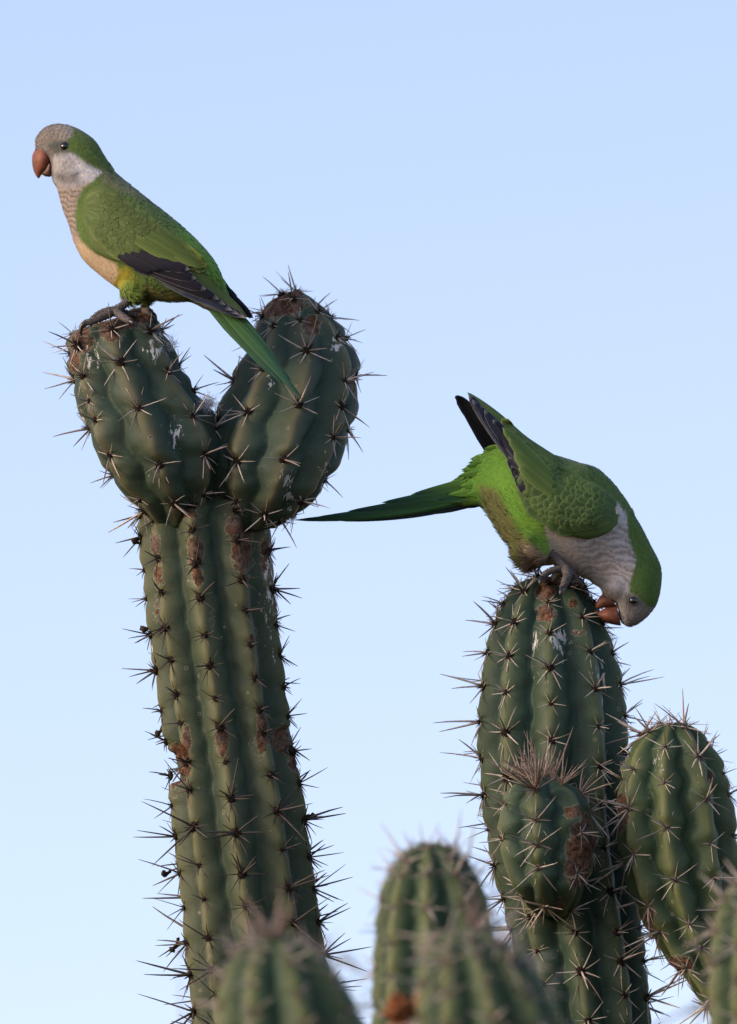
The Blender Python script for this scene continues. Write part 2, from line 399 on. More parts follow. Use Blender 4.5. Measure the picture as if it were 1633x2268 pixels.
# ------------------------------------------------------------------ ribbed cactus limb
def ribbed_limb(root, name, stations, y0, n_ribs, phase, skin, areoles, spacing, style, depth=0.20, twist=0.0,
                scars=(), pales=(), top_style=None, top_r=0.55, n_len=200, per_rib=14, notch=0.055, to_ground=False,
                v_max=2520, fill=True, dscale=1.0, face_only=False, size=1.0, wavy=0.03, vee=0.55, rough=0.022):
    """stations: (left u, left v, right u, right v, depth offset m) from the base up"""
    st = [tuple(s) + ((0.0,) if len(s) == 4 else ()) for s in stations]
    dist_k = (DIST + y0) / DIST
    s = resample(st, len(st) * 40, n_len)
    if to_ground:
        l0 = s[0].copy(); vg = v_at_ground(y0)
        cu = (l0[0] + l0[2]) / 2; cv = (l0[1] + l0[3]) / 2; hw = abs(l0[2] - l0[0]) / 2
        ext = []
        for f in np.linspace(1, 0, 42)[:-1]:
            vv = cv + (vg - cv) * f; w = hw * (1 + 0.12 * f)
            ext.append((cu - w - 40 * f, vv, cu + w - 40 * f, vv, l0[4]))
        s = np.vstack([np.array(ext), s])
    n = len(s)
    c = (s[:, :2] + s[:, 2:4]) / 2; a = (s[:, 2:4] - s[:, :2]) / 2
    R = np.linalg.norm(a, axis=1)
    arc = np.concatenate([[0], np.cumsum(np.linalg.norm(np.diff(c, axis=0), axis=1) + 0.55 * np.abs(np.diff(R)))])
    on = 1 if not to_ground else 41
    tt = np.clip((np.arange(n) - on) / max(1, n - on), 0, 1)
    ph = phase + twist * tt                       # ridge 0 angle, measured from the camera-facing side
    # areoles: given ones snapped to the nearest rib, the rest spaced along each rib
    ar = {k: [] for k in range(n_ribs)}
    for (u, v) in areoles:
        best = None
        for k in range(n_ribs):
            f = np.radians(ph + 360.0 * k / n_ribs)
            pu = c[:, 0] + a[:, 0] * np.sin(f); pv = c[:, 1] + a[:, 1] * np.sin(f)
            d = (pu - u) ** 2 + (pv - v) ** 2 + np.where(np.cos(f) < -0.05, 1e9, 0)
            i = int(np.argmin(d))
            if best is None or d[i] < best[0]: best = (d[i], k, arc[i])
        ar[best[1]].append(best[2])
    rr = random.Random(int(abs(y0) * 1000) + n_ribs * 17 + int(c[-1][0]))
    vis0 = arc[int(np.argmax(c[:, 1] < v_max))]
    top = arc[-1]
    for k in range(n_ribs):
        have = sorted(ar[k])
        x = vis0 + rr.uniform(0.2, 0.9) * spacing
        while fill and x < top - (6 if k % 3 == 0 else 0.42 * spacing):
            if all(abs(x - h) > 0.62 * spacing for h in have):
                ar[k].append(x + rr.uniform(-0.06, 0.06) * spacing)
            near_top = (top - x) / spacing
            x += spacing * (1.0 if near_top > 2.2 else 0.62)
    m = n_ribs * per_rib
    th = np.arange(m) / m * 2 * np.pi             # measured from the camera-facing side towards the right
    ra = {k: np.array(sorted(ar[k])) for k in ar}
    verts, cols = [], []
    for i in range(n):
        rel = (np.degrees(th) - ph[i]) % 360.0 / (360.0 / n_ribs)
        rel = rel + wavy * math.sin(2 * math.pi * arc[i] / spacing) * np.sin(np.pi * rel) ** 2 * np.where(np.floor(rel) % 2 == 0, 1, -1)
        k_near = np.floor(rel + 0.5).astype(int) % n_ribs
        x = np.abs(rel - np.floor(rel + 0.5)) * 2          # 0 on the crest, 1 in the groove
        prof = vee * (np.sqrt(x * x + 0.012) - 0.1095) / 0.8964 + (1 - vee) * x ** 2.1
        cr = np.zeros(m)
        for k in range(n_ribs):
            if len(ra[k]) == 0: continue
            ds = (arc[i] - ra[k]) / spacing
            nn = -np.exp(-(ds / 0.16) ** 2) + 0.35 * np.exp(-((ds - 0.33) / 0.2) ** 2)
            cr[k_near == k] = nn.sum()
        wig = np.array([rough * noise.noise(Vector((math.cos(t) * 1.9, math.sin(t) * 1.9, arc[i] * 0.014 + y0 * 9))) + 0.4 * rough * noise.noise(Vector((math.cos(t) * 5.5, math.sin(t) * 5.5, arc[i] * 0.045))) for t in th])
        r = 1 - depth * prof + notch * cr * np.clip(1 - x * 1.25, 0, 1) ** 1.3 + wig
        uu = c[i, 0] + a[i, 0] * np.sin(th) * r
        vv = c[i, 1] + a[i, 1] * np.sin(th) * r
        yy = y0 + s[i, 4] - R[i] * S * dist_k * dscale * np.cos(th) * r
        scar = np.zeros(m); pale = np.zeros(m)
        for (su, sv, ru, rv, amt, dent) in scars:
            q = np.sqrt(((uu - su) / ru) ** 2 + ((vv - sv) / rv) ** 2)
            w = np.clip(1.35 - q, 0, 1) * np.where(np.cos(th) > -0.15, 1, 0)
            scar = np.maximum(scar, w * amt)
            if dent:
                ww = np.clip((1.15 - q) * 2.2, 0, 1) * np.where(np.cos(th) > -0.15, 1, 0)
                jag = np.array([0.8 + 0.9 * noise.noise(Vector((uu[j] * 0.06, vv[j] * 0.06, j * 0.02))) + 0.7 * noise.noise(Vector((uu[j] * 0.17, vv[j] * 0.17, j * 0.05))) for j in range(m)]) if ww.max() > 0 else 1.0
                dd = dent * ww * jag
                yy = yy + dd * S * np.cos(th)
                uu = uu - dd * np.sin(th) * a[i, 0] / max(R[i], 1e-6)
                vv = vv - dd * np.sin(th) * a[i, 1] / max(R[i], 1e-6)
        for (su, sv, ru, rv) in pales:
            q = np.sqrt(((uu - su) / ru) ** 2 + ((vv - sv) / rv) ** 2)
            pale = np.maximum(pale, np.clip(1.3 - q, 0, 1))
        for j in range(m):
            verts.append(P(uu[j], vv[j], yy[j]) - root.location)
            cols.append((max(0.0, 1 - x[j] * 1.0), scar[j], pale[j]))
    faces = []
    for i in range(n - 1):
        for j in range(m):
            q = (j + 1) % m
            faces.append((i * m + j, i * m + q, (i + 1) * m + q, (i + 1) * m + j))
    for i, rev in ((0, True), (n - 1, False)):
        ci = len(verts)
        verts.append(P(c[i, 0], c[i, 1], y0 + s[i, 4]) - root.location); cols.append((0.4, scar.max() if i else 0, 0))
        for j in range(m):
            q = (j + 1) % m
            faces.append((i * m + q, i * m + j, ci) if rev else (i * m + j, i * m + q, ci))
    o = link(name, new_mesh(name, verts, faces, skin, cols, recalc=True), root)
    # spine clusters
    cnt = 0
    for k in range(n_ribs):
        for x in ra[k]:
            i = int(np.clip(np.searchsorted(arc, x), 1, n - 2))
            f = math.radians(ph[i] + 360.0 * k / n_ribs)
            def pt(ii, rad):
                return P(c[ii, 0] + a[ii, 0] * math.sin(f) * rad, c[ii, 1] + a[ii, 1] * math.sin(f) * rad, y0 + s[ii, 4] - R[ii] * S * dist_k * dscale * math.cos(f) * rad)
            p = pt(i, 1 - notch * 0.9)
            if face_only and math.cos(f) < -0.35: continue
            up = (pt(i + 1, 1) - pt(i - 1, 1)).normalized()
            out = (pt(i, 1.1) - pt(i, 0.9)).normalized()
            out = (out - up * out.dot(up)).normalized()
            sd = up.cross(out).normalized()
            rem = (top - x) / spacing
            stl = top_style if (top_style and rem < top_r) else (style(c[i, 1], f) if callable(style) else style)
            lst = SPINES[stl]
            c_ = link('spine_cluster', lst[rr.randrange(len(lst))], o)
            spin = rr.uniform(-0.9, 0.9)
            rot = Matrix((sd, up, out)).transposed() @ Matrix.Rotation(spin + rr.choice((0, 0, math.pi)) * 0.0, 3, 'Z')
            k_ = size * rr.choice((rr.uniform(0.85, 1.25), rr.uniform(0.6, 1.0)))
            mx = Matrix.Translation(p - root.location) @ rot.to_4x4() @ Matrix.Diagonal((k_ * rr.choice((1, -1)), k_, k_, 1))
            c_.matrix_local = mx
            cnt += 1
    return o


def base_at(u, y0):
    p = P(u, v_at_ground(y0, 0.0), y0); p.z = 0.0
    return p


# ---- forked cactus under the upright bird
YA = 0.035
rootA = thing('forked_cactus', 'tall columnar cactus whose stem forks into two fat ribbed lobes at the top', 'cactus', base_at(560, YA))
trunkA = [(430, 2330, 752, 2330), (425, 2268, 745, 2268), (418, 2180, 732, 2180), (410, 2100, 720, 2090), (396, 1950, 702, 1950), (380, 1820, 686, 1830), (374, 1760, 676, 1750),
          (370, 1690, 662, 1680), (352, 1560, 644, 1550), (325, 1370, 625, 1390), (312, 1230, 611, 1240), (306, 1165, 604, 1165), (316, 1125, 598, 1125), (350, 1100, 560, 1100), (420, 1090, 490, 1090)]
arA = [(420, 1176), (432, 1248), (445, 1320), (459, 1404), (470, 1476), (481, 1547), (492, 1610), (502, 1685), (517, 1765), (530, 1846), (544, 1934), (557, 2009), (570, 2085), (582, 2160),
       (338, 1154), (348, 1239), (362, 1311), (371, 1388), (384, 1460), (395, 1540), (407, 1600), (421, 1752), (431, 1833), (447, 1914), (458, 1990), (467, 2075), (475, 2148),
       (544, 1195), (547, 1280), (552, 1349), (561, 1428), (572, 1501), (583, 1570), (609, 1716), (623, 1793), (638, 1881), (651, 1965), (664, 2042)]
scA = [(530, 1190, 34, 30, 0.62, 2), (598, 1200, 14, 70, 0.6, 1), (612, 1330, 12, 60, 0.5, 0), (345, 1330, 12, 50, 0.45, 0), (470, 1380, 10, 40, 0.42, 0), (560, 1400, 10, 60, 0.45, 0), (520, 1760, 10, 40, 0.45, 0), (625, 1790, 10, 70, 0.5, 0), (430, 1225, 24, 34, 0.95, 7), (436, 1275, 18, 26, 0.9, 6), (345, 1205, 14, 30, 0.8, 0), (352, 1270, 14, 34, 0.75, 0), (535, 1230, 26, 55, 0.75, 4), (590, 1240, 18, 60, 0.55, 0),
       (492, 1640, 17, 50, 0.8, 4), (585, 1620, 17, 60, 0.7, 4), (636, 1640, 34, 32, 1.05, 16), (650, 1690, 18, 22, 0.7, 3), (386, 1692, 32, 44, 1.25, 32), (412, 1640, 12, 45, 0.8, 2), (330, 1140, 40, 14, 0.6, 0),
       (420, 1140, 30, 14, 0.5, 0), (522, 1170, 30, 22, 0.8, 0)]
ribbed_limb(rootA, 'stem', trunkA, YA, 9, 0.0, M_CACT, arA, 76, (lambda v, f: 'darklong' if v > 1740 else 'dark'), depth=0.25, twist=-13, scars=scA, n_len=230, to_ground=True, pales=((600, 1300, 30, 200), (340, 1440, 20, 20)), notch=0.04, vee=0.8)
lobeL = [(350, 1172, 440, 1160, -.02), (318, 1138, 470, 1118, -.026), (268, 1092, 488, 1064, -.03), (224, 1034, 496, 1005, -.032), (191, 968, 488, 950, -.032), (167, 900, 460, 895, -.03), (152, 835, 427, 850, -.028), (143, 785, 400, 796, -.027),
         (144, 752, 374, 745, -.028), (158, 736, 350, 710, -.028), (196, 722, 326, 696, -.028), (236, 710, 298, 692, -.028)]
arL = [(185, 763), (284, 796), (376, 826), (212, 881), (323, 897), (422, 929), (268, 992), (374, 1021), (311, 1098), (337, 733), (148, 839), (173, 943), (235, 730)]
scL = [(175, 752, 36, 34, 0.95, 7), (265, 712, 75, 22, 1.0, 8), (245, 735, 30, 22, 0.9, 6), (310, 700, 40, 20, 0.8, 1), (165, 800, 14, 30, 0.7, 0)]
ribbed_limb(rootA, 'branch', lobeL, YA, 7, -4, M_CACT_L, arL, 112, 'lobe', depth=0.23, vee=0.65, scars=scL, n_len=130, per_rib=18, pales=((205, 790, 30, 40), (390, 955, 22, 55), (345, 760, 40, 60), (185, 940, 16, 40)), notch=0.085, size=0.9, wavy=0.08, rough=0.04)
lobeR = [(505, 1180, 610, 1170, -.014), (482, 1130, 666, 1136, -.018), (464, 1066, 718, 1084, -.02), (456, 1000, 760, 1010, -.016), (466, 940, 786, 932, -.006), (488, 890, 799, 855, .004), (514, 835, 797, 798, .012), (545, 780, 776, 748, .018),
         (566, 728, 738, 702, .022), (578, 692, 708, 674, .024), (594, 668, 688, 657, .026), (622, 653, 668, 646, .026), (640, 646, 655, 643, .026)]
arR = [(620, 726), (694, 777), (583, 823), (763, 842), (551, 915), (662, 897), (735, 966), (526, 1021), (632, 1017), (551, 1109), (662, 1100), (763, 738), (712, 690), (788, 905)]
scR = [(635, 672, 52, 28, 1.0, 8), (694, 722, 24, 24, 1.1, 8), (655, 650, 20, 16, 1.0, 2), (785, 840, 14, 40, 0.7, 1), (600, 690, 30, 20, 0.8, 1)]
ribbed_limb(rootA, 'branch', lobeR, YA, 8, 10, M_CACT_L, arR, 112, 'lobe', depth=0.23, vee=0.65, scars=scR, n_len=130, per_rib=16, pales=((600, 830, 14, 60), (745, 760, 20, 30), (640, 1080, 20, 80), (720, 1040, 16, 40)), notch=0.085, size=0.88, wavy=0.08, rough=0.04)

# ---- straight column under the feeding bird, with a young offshoot
YB = 0.06
rootB = thing('column_cactus', 'straight ribbed cactus column under the bent-over parakeet, with a spiny young offshoot', 'cactus', base_at(1300, YB))
colB = [(1178, 2330, 1452, 2330), (1168, 2268, 1445, 2268), (1145, 2150, 1436, 2150), (1118, 2030, 1422, 2030), (1085, 1900, 1404, 1900), (1066, 1780, 1394, 1780), (1058, 1660, 1394, 1660), (1059, 1570, 1390, 1570), (1066, 1490, 1378, 1500),
        (1078, 1425, 1362, 1436), (1094, 1375, 1343, 1382), (1112, 1335, 1322, 1338), (1136, 1302, 1296, 1306), (1165, 1284, 1266, 1287), (1195, 1276, 1240, 1277)]
arB = [(1212, 1334), (1214, 1400), (1218, 1476), (1220, 1558), (1223, 1637), (1132, 1378), (1119, 1453), (1121, 1535), (1121, 1620), (1290, 1370), (1303, 1446), (1316, 1525), (1320, 1609), (1335, 1700), (1331, 1785),
       (1261, 2155), (1253, 2070), (1342, 1880), (1365, 1975), (1380, 2065)]
scB = [(1207, 1308, 24, 26, 1.0, 9), (1210, 1360, 23, 21, 1.15, 11), (1230, 1285, 50, 20, 0.9, 2), (1280, 1400, 24, 10, 0.7, 1), (1268, 1335, 12, 12, 0.7, 0)]
ribbed_limb(rootB, 'stem', colB, YB, 9, -1, M_CACT_B, arB, 80, (lambda v, f: 'greylong' if (v > 1480 and abs(math.sin(f)) > 0.8) else 'grey'), depth=0.25, scars=scB, n_len=190, to_ground=True, pales=((1186, 1420, 12, 60), (1240, 1420, 40, 60), (1330, 1510, 20, 70)), notch=0.05, top_style='darklong', top_r=0.0)
bud = [(1205, 2020, 1245, 2020, .075), (1195, 2030, 1255, 2032, .05), (1165, 2005, 1275, 2010, .02), (1133, 1960, 1298, 1968, 0), (1112, 1905, 1318, 1915, 0), (1102, 1850, 1326, 1860, 0), (1104, 1800, 1318, 1805, 0), (1115, 1764, 1298, 1766, 0), (1133, 1740, 1272, 1742, 0), (1160, 1727, 1240, 1728, 0), (1182, 1723, 1216, 1723, 0)]
arbud = [(1178, 1817), (1193, 1922), (1172, 1735), (1238, 1755), (1110, 1779), (1119, 1855), (1271, 1847), (1238, 2007), (1164, 1976), (1290, 1935)]
ribbed_limb(rootB, 'branch', bud, YB - 0.098, 6, -14, M_CACT_B, arbud, 84, 'young', depth=0.34, wavy=0.10, scars=((1302, 1890, 46, 95, 1.15, 9), (1275, 1800, 26, 18, 0.8, 2), (1240, 2005, 16, 16, 0.8, 0)), n_len=90, per_rib=18, notch=0.09, top_style='tuft', top_r=0.95)

# ---- leaning arm at the right edge
YC = -0.01
rootC = thing('leaning_cactus', 'plump spiny cactus limb rising beside the straight column, tapering at its foot', 'cactus', base_at(1750, YC))
armC = [(1640, 2420, 1860, 2420), (1600, 2300, 1800, 2270), (1535, 2195, 1700, 2140), (1466, 2110, 1660, 2060), (1418, 2030, 1646, 1990), (1384, 1945, 1640, 1910), (1368, 1860, 1634, 1840), (1364, 1790, 1626, 1770),
        (1372, 1720, 1610, 1708), (1392, 1664, 1585, 1658), (1420, 1626, 1556, 1624), (1454, 1605, 1525, 1604), (1478, 1600, 1500, 1600)]
arC = [(1456, 1656), (1468, 1732), (1479, 1834), (1491, 1952), (1528, 2047), (1399, 1792), (1407, 1894), (1428, 2012), (1545, 1679), (1566, 1772), (1577, 1868), (1513, 1614), (1403, 1703), (1577, 1648), (1610, 1711)]
ribbed_limb(rootC, 'stem', armC, YC, 8, -10, M_CACT_Y, arC, 92, 'young', depth=0.30, wavy=0.09, scars=((1372, 1800, 20, 50, 1.0, 3), (1500, 2135, 40, 25, 0.7, 0), (1575, 1720, 12, 20, 0.8, 1), (1440, 2040, 14, 40, 0.7, 0)), n_len=130, per_rib=16, to_ground=True, notch=0.075, pales=((1458, 1690, 14, 40), (1540, 1700, 12, 30)), v_max=2380)

# ---- soft, nearer columns along the bottom
def near_cactus(name, label, st, y0, ribs, phase, seed_ar, spacing, style='blur', top='tuft', skin=M_CACT_Y, scars=(), depth=0.28):
    u = (st[0][0] + st[0][2]) / 2
    r = thing(name, label, 'cactus', base_at(u, y0))
    ribbed_limb(r, 'stem', st, y0, ribs, phase, skin, seed_ar, spacing, style, depth=depth, n_len=90, per_rib=12, to_ground=True, notch=0.06, top_style=top, top_r=0.16, scars=scars)
    return r


near_cactus('young_cactus', 'softly blurred round-topped cactus between the forked stem and the column', [(818, 2360, 1108, 2360), (822, 2268, 1110, 2268), (826, 2160, 1108, 2160), (830, 2060, 1100, 2070), (840, 1990, 1086, 1995), (862, 1930, 1058, 1935),
            (892, 1890, 1020, 1892), (922, 1872, 985, 1872), (940, 1866, 966, 1866)], -0.80, 9, -8, [(945, 1935), (952, 2010), (955, 2095)], 80, 'blur', None, M_CACT_Y, depth=0.28)
near_cactus('young_cactus', 'strongly blurred yellow-ribbed cactus tip with a pinkish brown spine tuft, before another cactus', [(905, 2460, 1270, 2460), (915, 2330, 1258, 2330), (922, 2240, 1240, 2250), (928, 2170, 1205, 2180), (938, 2115, 1160, 2122),
            (960, 2080, 1112, 2082), (990, 2064, 1070, 2064), (1015, 2060, 1045, 2060)], -1.30, 9, 4, [], 85)
near_cactus('young_cactus', 'strongly blurred cactus tip crossing the lower part of the forked stem', [(470, 2460, 840, 2460), (474, 2340, 828, 2340), (478, 2250, 808, 2262), (486, 2180, 775, 2195), (508, 2125, 736, 2138), (545, 2092, 692, 2096), (585, 2080, 645, 2080), (605, 2077, 622, 2077)],
            -1.25, 8, 12, [], 85)
near_cactus('young_cactus', 'blurred pale green cactus overlapping the foot of the plump leaning limb', [(1570, 2460, 1860, 2460), (1568, 2330, 1858, 2330), (1566, 2220, 1856, 2220), (1570, 2110, 1850, 2110), (1582, 2030, 1836, 2030), (1606, 1978, 1808, 1978), (1642, 1948, 1770, 1948), (1690, 1938, 1730, 1938)],
            -0.95, 9, 6, [], 84)


# ================================================================== BIRDS
def poly_sd(px, py, poly):
    """signed distance (positive inside) to a polygon"""
    n = len(poly); inside = np.zeros(px.shape, bool); dmin = np.full(px.shape, 1e9)
    for i in range(n):
        x1, y1 = poly[i]; x2, y2 = poly[(i + 1) % n]
        dx, dy = x2 - x1, y2 - y1
        t = np.clip(((px - x1) * dx + (py - y1) * dy) / (dx * dx + dy * dy + 1e-9), 0, 1)
        dmin = np.minimum(dmin, np.hypot(px - x1 - t * dx, py - y1 - t * dy))
        cond = ((y1 > py) != (y2 > py)) & (px < (x2 - x1) * (py - y1) / (y2 - y1 + 1e-12) + x1)
        inside ^= cond
    return np.where(inside, dmin, -dmin)


def sstep(x, a, b):
    t = np.clip((x - a) / (b - a), 0, 1); return t * t * (3 - 2 * t)


class Bird:
    def __init__(self, name, label, y0, shear, u_ref, base_uv, paint, seed):
        self.y0, self.k, self.ur = y0, shear, u_ref
        self.root = thing(name, label, 'parrot', self.W(base_uv[0], base_uv[1], 0))
        self.paint = paint; self.R = random.Random(seed)

    def W(self, u, v, y):
        return P(u, v, self.y0 + self.k * (u - self.ur) + y)

    def L(self, u, v, y):
        return self.W(u, v, y) - self.root.location

    # ---- continuous body: lofted sections + thigh swellings, fused by remeshing
    def body(self, pairs, half, blobs, voxel=0.0014):
        st = [tuple(p[0]) + tuple(p[1]) + (h,) for p, h in zip(pairs, half)]
        s = resample(st, len(st) * 30, 90)
        self.s = s
        c = (s[:, :2] + s[:, 2:4]) / 2; a = (s[:, :2] - s[:, 2:4]) / 2       # a: towards the back
        self.c = c
        m = 40; bm = bmesh.new(); rings = []
        for i in range(len(s)):
            ring = []
            for j in range(m):
                t = 2 * math.pi * j / m
                ct, stn = math.cos(t), math.sin(t)
                ct2 = math.copysign(abs(ct) ** 0.92, ct); st2 = math.copysign(abs(stn) ** 0.92, stn)
                u = c[i, 0] + a[i, 0] * ct2; v = c[i, 1] + a[i, 1] * ct2
                ring.append(bm.verts.new((u * S, s[i, 4] * S * st2, -v * S)))
            rings.append(ring)
        for i in range(len(s) - 1):
            for j in range(m):
                q = (j + 1) % m
                bm.faces.new((rings[i][j], rings[i][q], rings[i + 1][q], rings[i + 1][j]))
        bm.faces.new(rings[0]); bm.faces.new(rings[-1][::-1])
        for (u, v, y, ru, rv, ry, rot) in blobs:
            mx = Matrix.Translation((u * S, y, -v * S)) @ Matrix.Rotation(rot, 4, 'Y') @ Matrix.Diagonal((ru * S, ry, rv * S, 1))
            bmesh.ops.create_icosphere(bm, subdivisions=3, radius=1.0, matrix=mx)
        bmesh.ops.recalc_face_normals(bm, faces=bm.faces)
        me = bpy.data.meshes.new('tmp'); bm.to_mesh(me); bm.free()
        o = bpy.data.objects.new('tmp', me); COL.objects.link(o)
        r = o.modifiers.new('r', 'REMESH'); r.mode = 'VOXEL'; r.voxel_size = voxel
        sm = o.modifiers.new('s', 'SMOOTH'); sm.iterations = 7; sm.factor = 0.5
        dg = bpy.context.evaluated_depsgraph_get()
        e = o.evaluated_get(dg); em = e.to_mesh()
        V = np.empty(len(em.vertices) * 3); em.vertices.foreach_get('co', V); V = V.reshape(-1, 3)
        F = [tuple(p.vertices) for p in em.polygons]
        NR = np.empty(len(em.vertices) * 3); em.vertices.foreach_get('normal', NR); NR = NR.reshape(-1, 3)
        e.to_mesh_clear(); bpy.data.objects.remove(o); bpy.data.meshes.remove(me)
        self.V, self.F, self.NR = V, F, NR
        self.bvh = BVHTree.FromPolygons([Vector(v) for v in V], F)
        u, v = V[:, 0] / S, -V[:, 2] / S
        col = self.paint(u, v, V[:, 1])
        wv = [self.L(uu, vv, yy) for uu, vv, yy in zip(u, v, V[:, 1])]
        self.body_o = link('body', new_mesh('body', wv, F, M_PLUME, col * 0.9), self.root)
        return self.body_o

    def flow(self, u, v):
        """direction (du, dv) in which feathers lie at a point: towards the tail"""
        c = self.c; s = self.s
        A = s[:, :2]; B = s[:, 2:4]; d = B - A
        t = np.clip(((u - A[:, 0]) * d[:, 0] + (v - A[:, 1]) * d[:, 1]) / (d ** 2).sum(1), 0, 1)
        q = np.hypot(A[:, 0] + d[:, 0] * t - u, A[:, 1] + d[:, 1] * t - v)
        i = int(np.argmin(q)); i0, i1 = max(0, i - 4), min(len(c) - 1, i + 4)
        tt = t[i]
        p0 = A[i0] * (1 - tt) + B[i0] * tt; p1 = A[i1] * (1 - tt) + B[i1] * tt
        w = p0 - p1; return w / (np.linalg.norm(w) + 1e-9)

    # ---- small contour feathers all over the body
    def plumage(self, n, size_fn, skip_fn):
        R = self.R
        V, F = self.V, self.F
        area = []
        for f in F:
            a, b, c = V[f[0]], V[f[1]], V[f[2]]
            area.append(np.linalg.norm(np.cross(b - a, c - a)))
        cum = np.cumsum(area); cum = cum / cum[-1]
        pts, nrm = [], []
        for _ in range(n):
            f = F[int(np.searchsorted(cum, R.random()))]
            w = [R.random() for _ in f]; sw = sum(w)
            p = sum(V[i] * (x / sw) for i, x in zip(f, w)); nn = sum(self.NR[i] * (x / sw) for i, x in zip(f, w))
            pts.append(p); nrm.append(nn / (np.linalg.norm(nn) + 1e-9))
        pts = np.array(pts); nrm = np.array(nrm)
        pu, pv = pts[:, 0] / S, -pts[:, 2] / S
        jit = np.array([(R.gauss(0, 1.1), R.gauss(0, 1.1)) for _ in range(n)])
        OV, OF, OC, ON, OU = [], [], [], [], []
        for i in range(n):
            u, v = pu[i], pv[i]
            sz = size_fn(u, v, pts[i, 1])
            if sz is None or skip_fn(u, v, pts[i, 1]): continue
            L, wd, lift, fr = sz
            L *= R.uniform(0.75, 1.25); wd *= R.uniform(0.8, 1.2)
            fl = self.flow(u, v)
            d = Vector((fl[0], R.gauss(0, 0.10), -fl[1])); nn = Vector(nrm[i])
            d = (d - nn * d.dot(nn))
            if d.length < 0.2: continue
            d.normalize(); sd = nn.cross(d)
            ang = R.gauss(0, fr); d = (d * math.cos(ang) + sd * math.sin(ang)).normalized(); sd = nn.cross(d)
            p = Vector(pts[i])
            lf = lift * R.uniform(0.6, 1.4)
            q = [p - nn * 0.0006 + sd * wd * 0.5, p - nn * 0.0006 - sd * wd * 0.5,
                 p + d * L * 0.5 + sd * wd + nn * (lf * 0.30), p + d * L * 0.5 - sd * wd + nn * (lf * 0.30),
                 p + d * L * 0.84 + sd * wd * 0.72 + nn * (lf * 0.62), p + d * L * 0.84 - sd * wd * 0.72 + nn * (lf * 0.62),
                 p + d * L + nn * (lf * 0.75)]
            b = len(OV)
            k = R.uniform(0.88, 1.10); hue = R.gauss(0, 0.045)
            cb = np.array((k + hue, k, k - hue))
            for j, x in enumerate(q):
                OV.append(self.L(x.x / S, -x.z / S, x.y)); OU.append((x.x / S + jit[i, 0], -x.z / S + jit[i, 1], x.y))
                OC.append(cb * (0.93 if j < 2 else 1.0 if j < 4 else 1.04)); ON.append((nn - d * R.uniform(-0.05, 0.22)).normalized())
            OF += [(b, b + 1, b + 3, b + 2), (b + 2, b + 3, b + 5, b + 4), (b + 4, b + 5, b + 6)]
        OU = np.array(OU); OC = self.paint(OU[:, 0], OU[:, 1], OU[:, 2]) * np.array(OC)
        me = new_mesh('plumage', OV, OF, M_PLUME, OC)
        me.normals_split_custom_set_from_vertices([tuple(x) for x in ON])
        o = link('plumage', me, self.root); o['kind'] = 'stuff'
        return o

    # ---- folded wing
    def wing(self, pairs, ys, side, name='wing', base_col=(0.080, 0.114, 0.034), thick=0.003):
        st = [tuple(p[0]) + tuple(p[1]) + tuple(q) for p, q in zip(pairs, ys)]
        s = resample(st, len(st) * 20, 48)
        for i in range(len(s)):
            hit = self.bvh.ray_cast(Vector((s[i, 0] * S, -side * 0.3, -s[i, 1] * S)), Vector((0, side, 0)))
            if hit[0] is not None and i < len(s) * 0.75:
                s[i, 4] = abs(hit[0].y) * 1000 + 0.5
            hb = self.bvh.ray_cast(Vector((s[i, 2] * S, -side * 0.3, -s[i, 3] * S)), Vector((0, side, 0)))
            kb = min(1.0, max(0.0, (i / len(s) - 0.12) / 0.25))
            if hb[0] is not None:
                s[i, 6] = (abs(hb[0].y) * 1000 + 0.8) * (1 - kb) + s[i, 6] * kb
            k = min(1.0, i / (0.16 * len(s))); k = k * k * (3 - 2 * k)
            if k < 1:
                for q_, f_ in ((4, 0.0), (5, 0.5), (6, 1.0)):
                    uu, vv = s[i, 0] * (1 - f_) + s[i, 2] * f_, s[i, 1] * (1 - f_) + s[i, 3] * f_
                    h_ = self.bvh.ray_cast(Vector((uu * S, -side * 0.3, -vv * S)), Vector((0, side, 0)))
                    if h_[0] is not None:
                        s[i, q_] = (abs(h_[0].y) * 1000 + 0.3) * (1 - k) + s[i, q_] * k
        ns = 15; V, F, Wv, Cc = [], [], [], []
        for layer in (0, 1):
            for i in range(len(s)):
                for j in range(ns):
                    f = j / (ns - 1)
                    u = s[i, 0] * (1 - f) + s[i, 2] * f; v = s[i, 1] * (1 - f) + s[i, 3] * f
                    y = s[i, 4] * (1 - f) * (1 - 2 * f) + s[i, 5] * 4 * f * (1 - f) + s[i, 6] * f * (2 * f - 1)
                    e = min(1.0, 4 * f * (1 - f) * 2.0)
                    y = -side * (y * 0.001 - (thick * e + 0.0004) * layer)
                    V.append((u * S, y, -v * S)); Wv.append(self.L(u, v, y)); Cc.append(base_col)
        nn = len(s) * ns
        for i in range(len(s) - 1):
            for j in range(ns - 1):
                a = i * ns + j
                F.append((a, a + 1, a + ns + 1, a + ns)); b = a + nn
                F.append((b, b + ns, b + ns + 1, b + 1))
        outer = [f for f in F if f[0] < nn]
        def quad(a, b): F.append((a, b, b + nn, a + nn))
        for i in range(len(s) - 1):
            quad(i * ns + ns, i * ns); quad(i * ns + ns - 1, (i + 1) * ns + ns - 1)
        for j in range(ns - 1):
            quad(j, j + 1); quad((len(s) - 1) * ns + j + 1, (len(s) - 1) * ns + j)
        o = link(name, new_mesh('wing', Wv, F, M_FEATHER, Cc, recalc=True), self.root)
        w = type('Wing', (), {})()
        w.o, w.s, w.side = o, s, side
        w.bvh = BVHTree.FromPolygons([Vector(v) for v in V], outer)
        return w

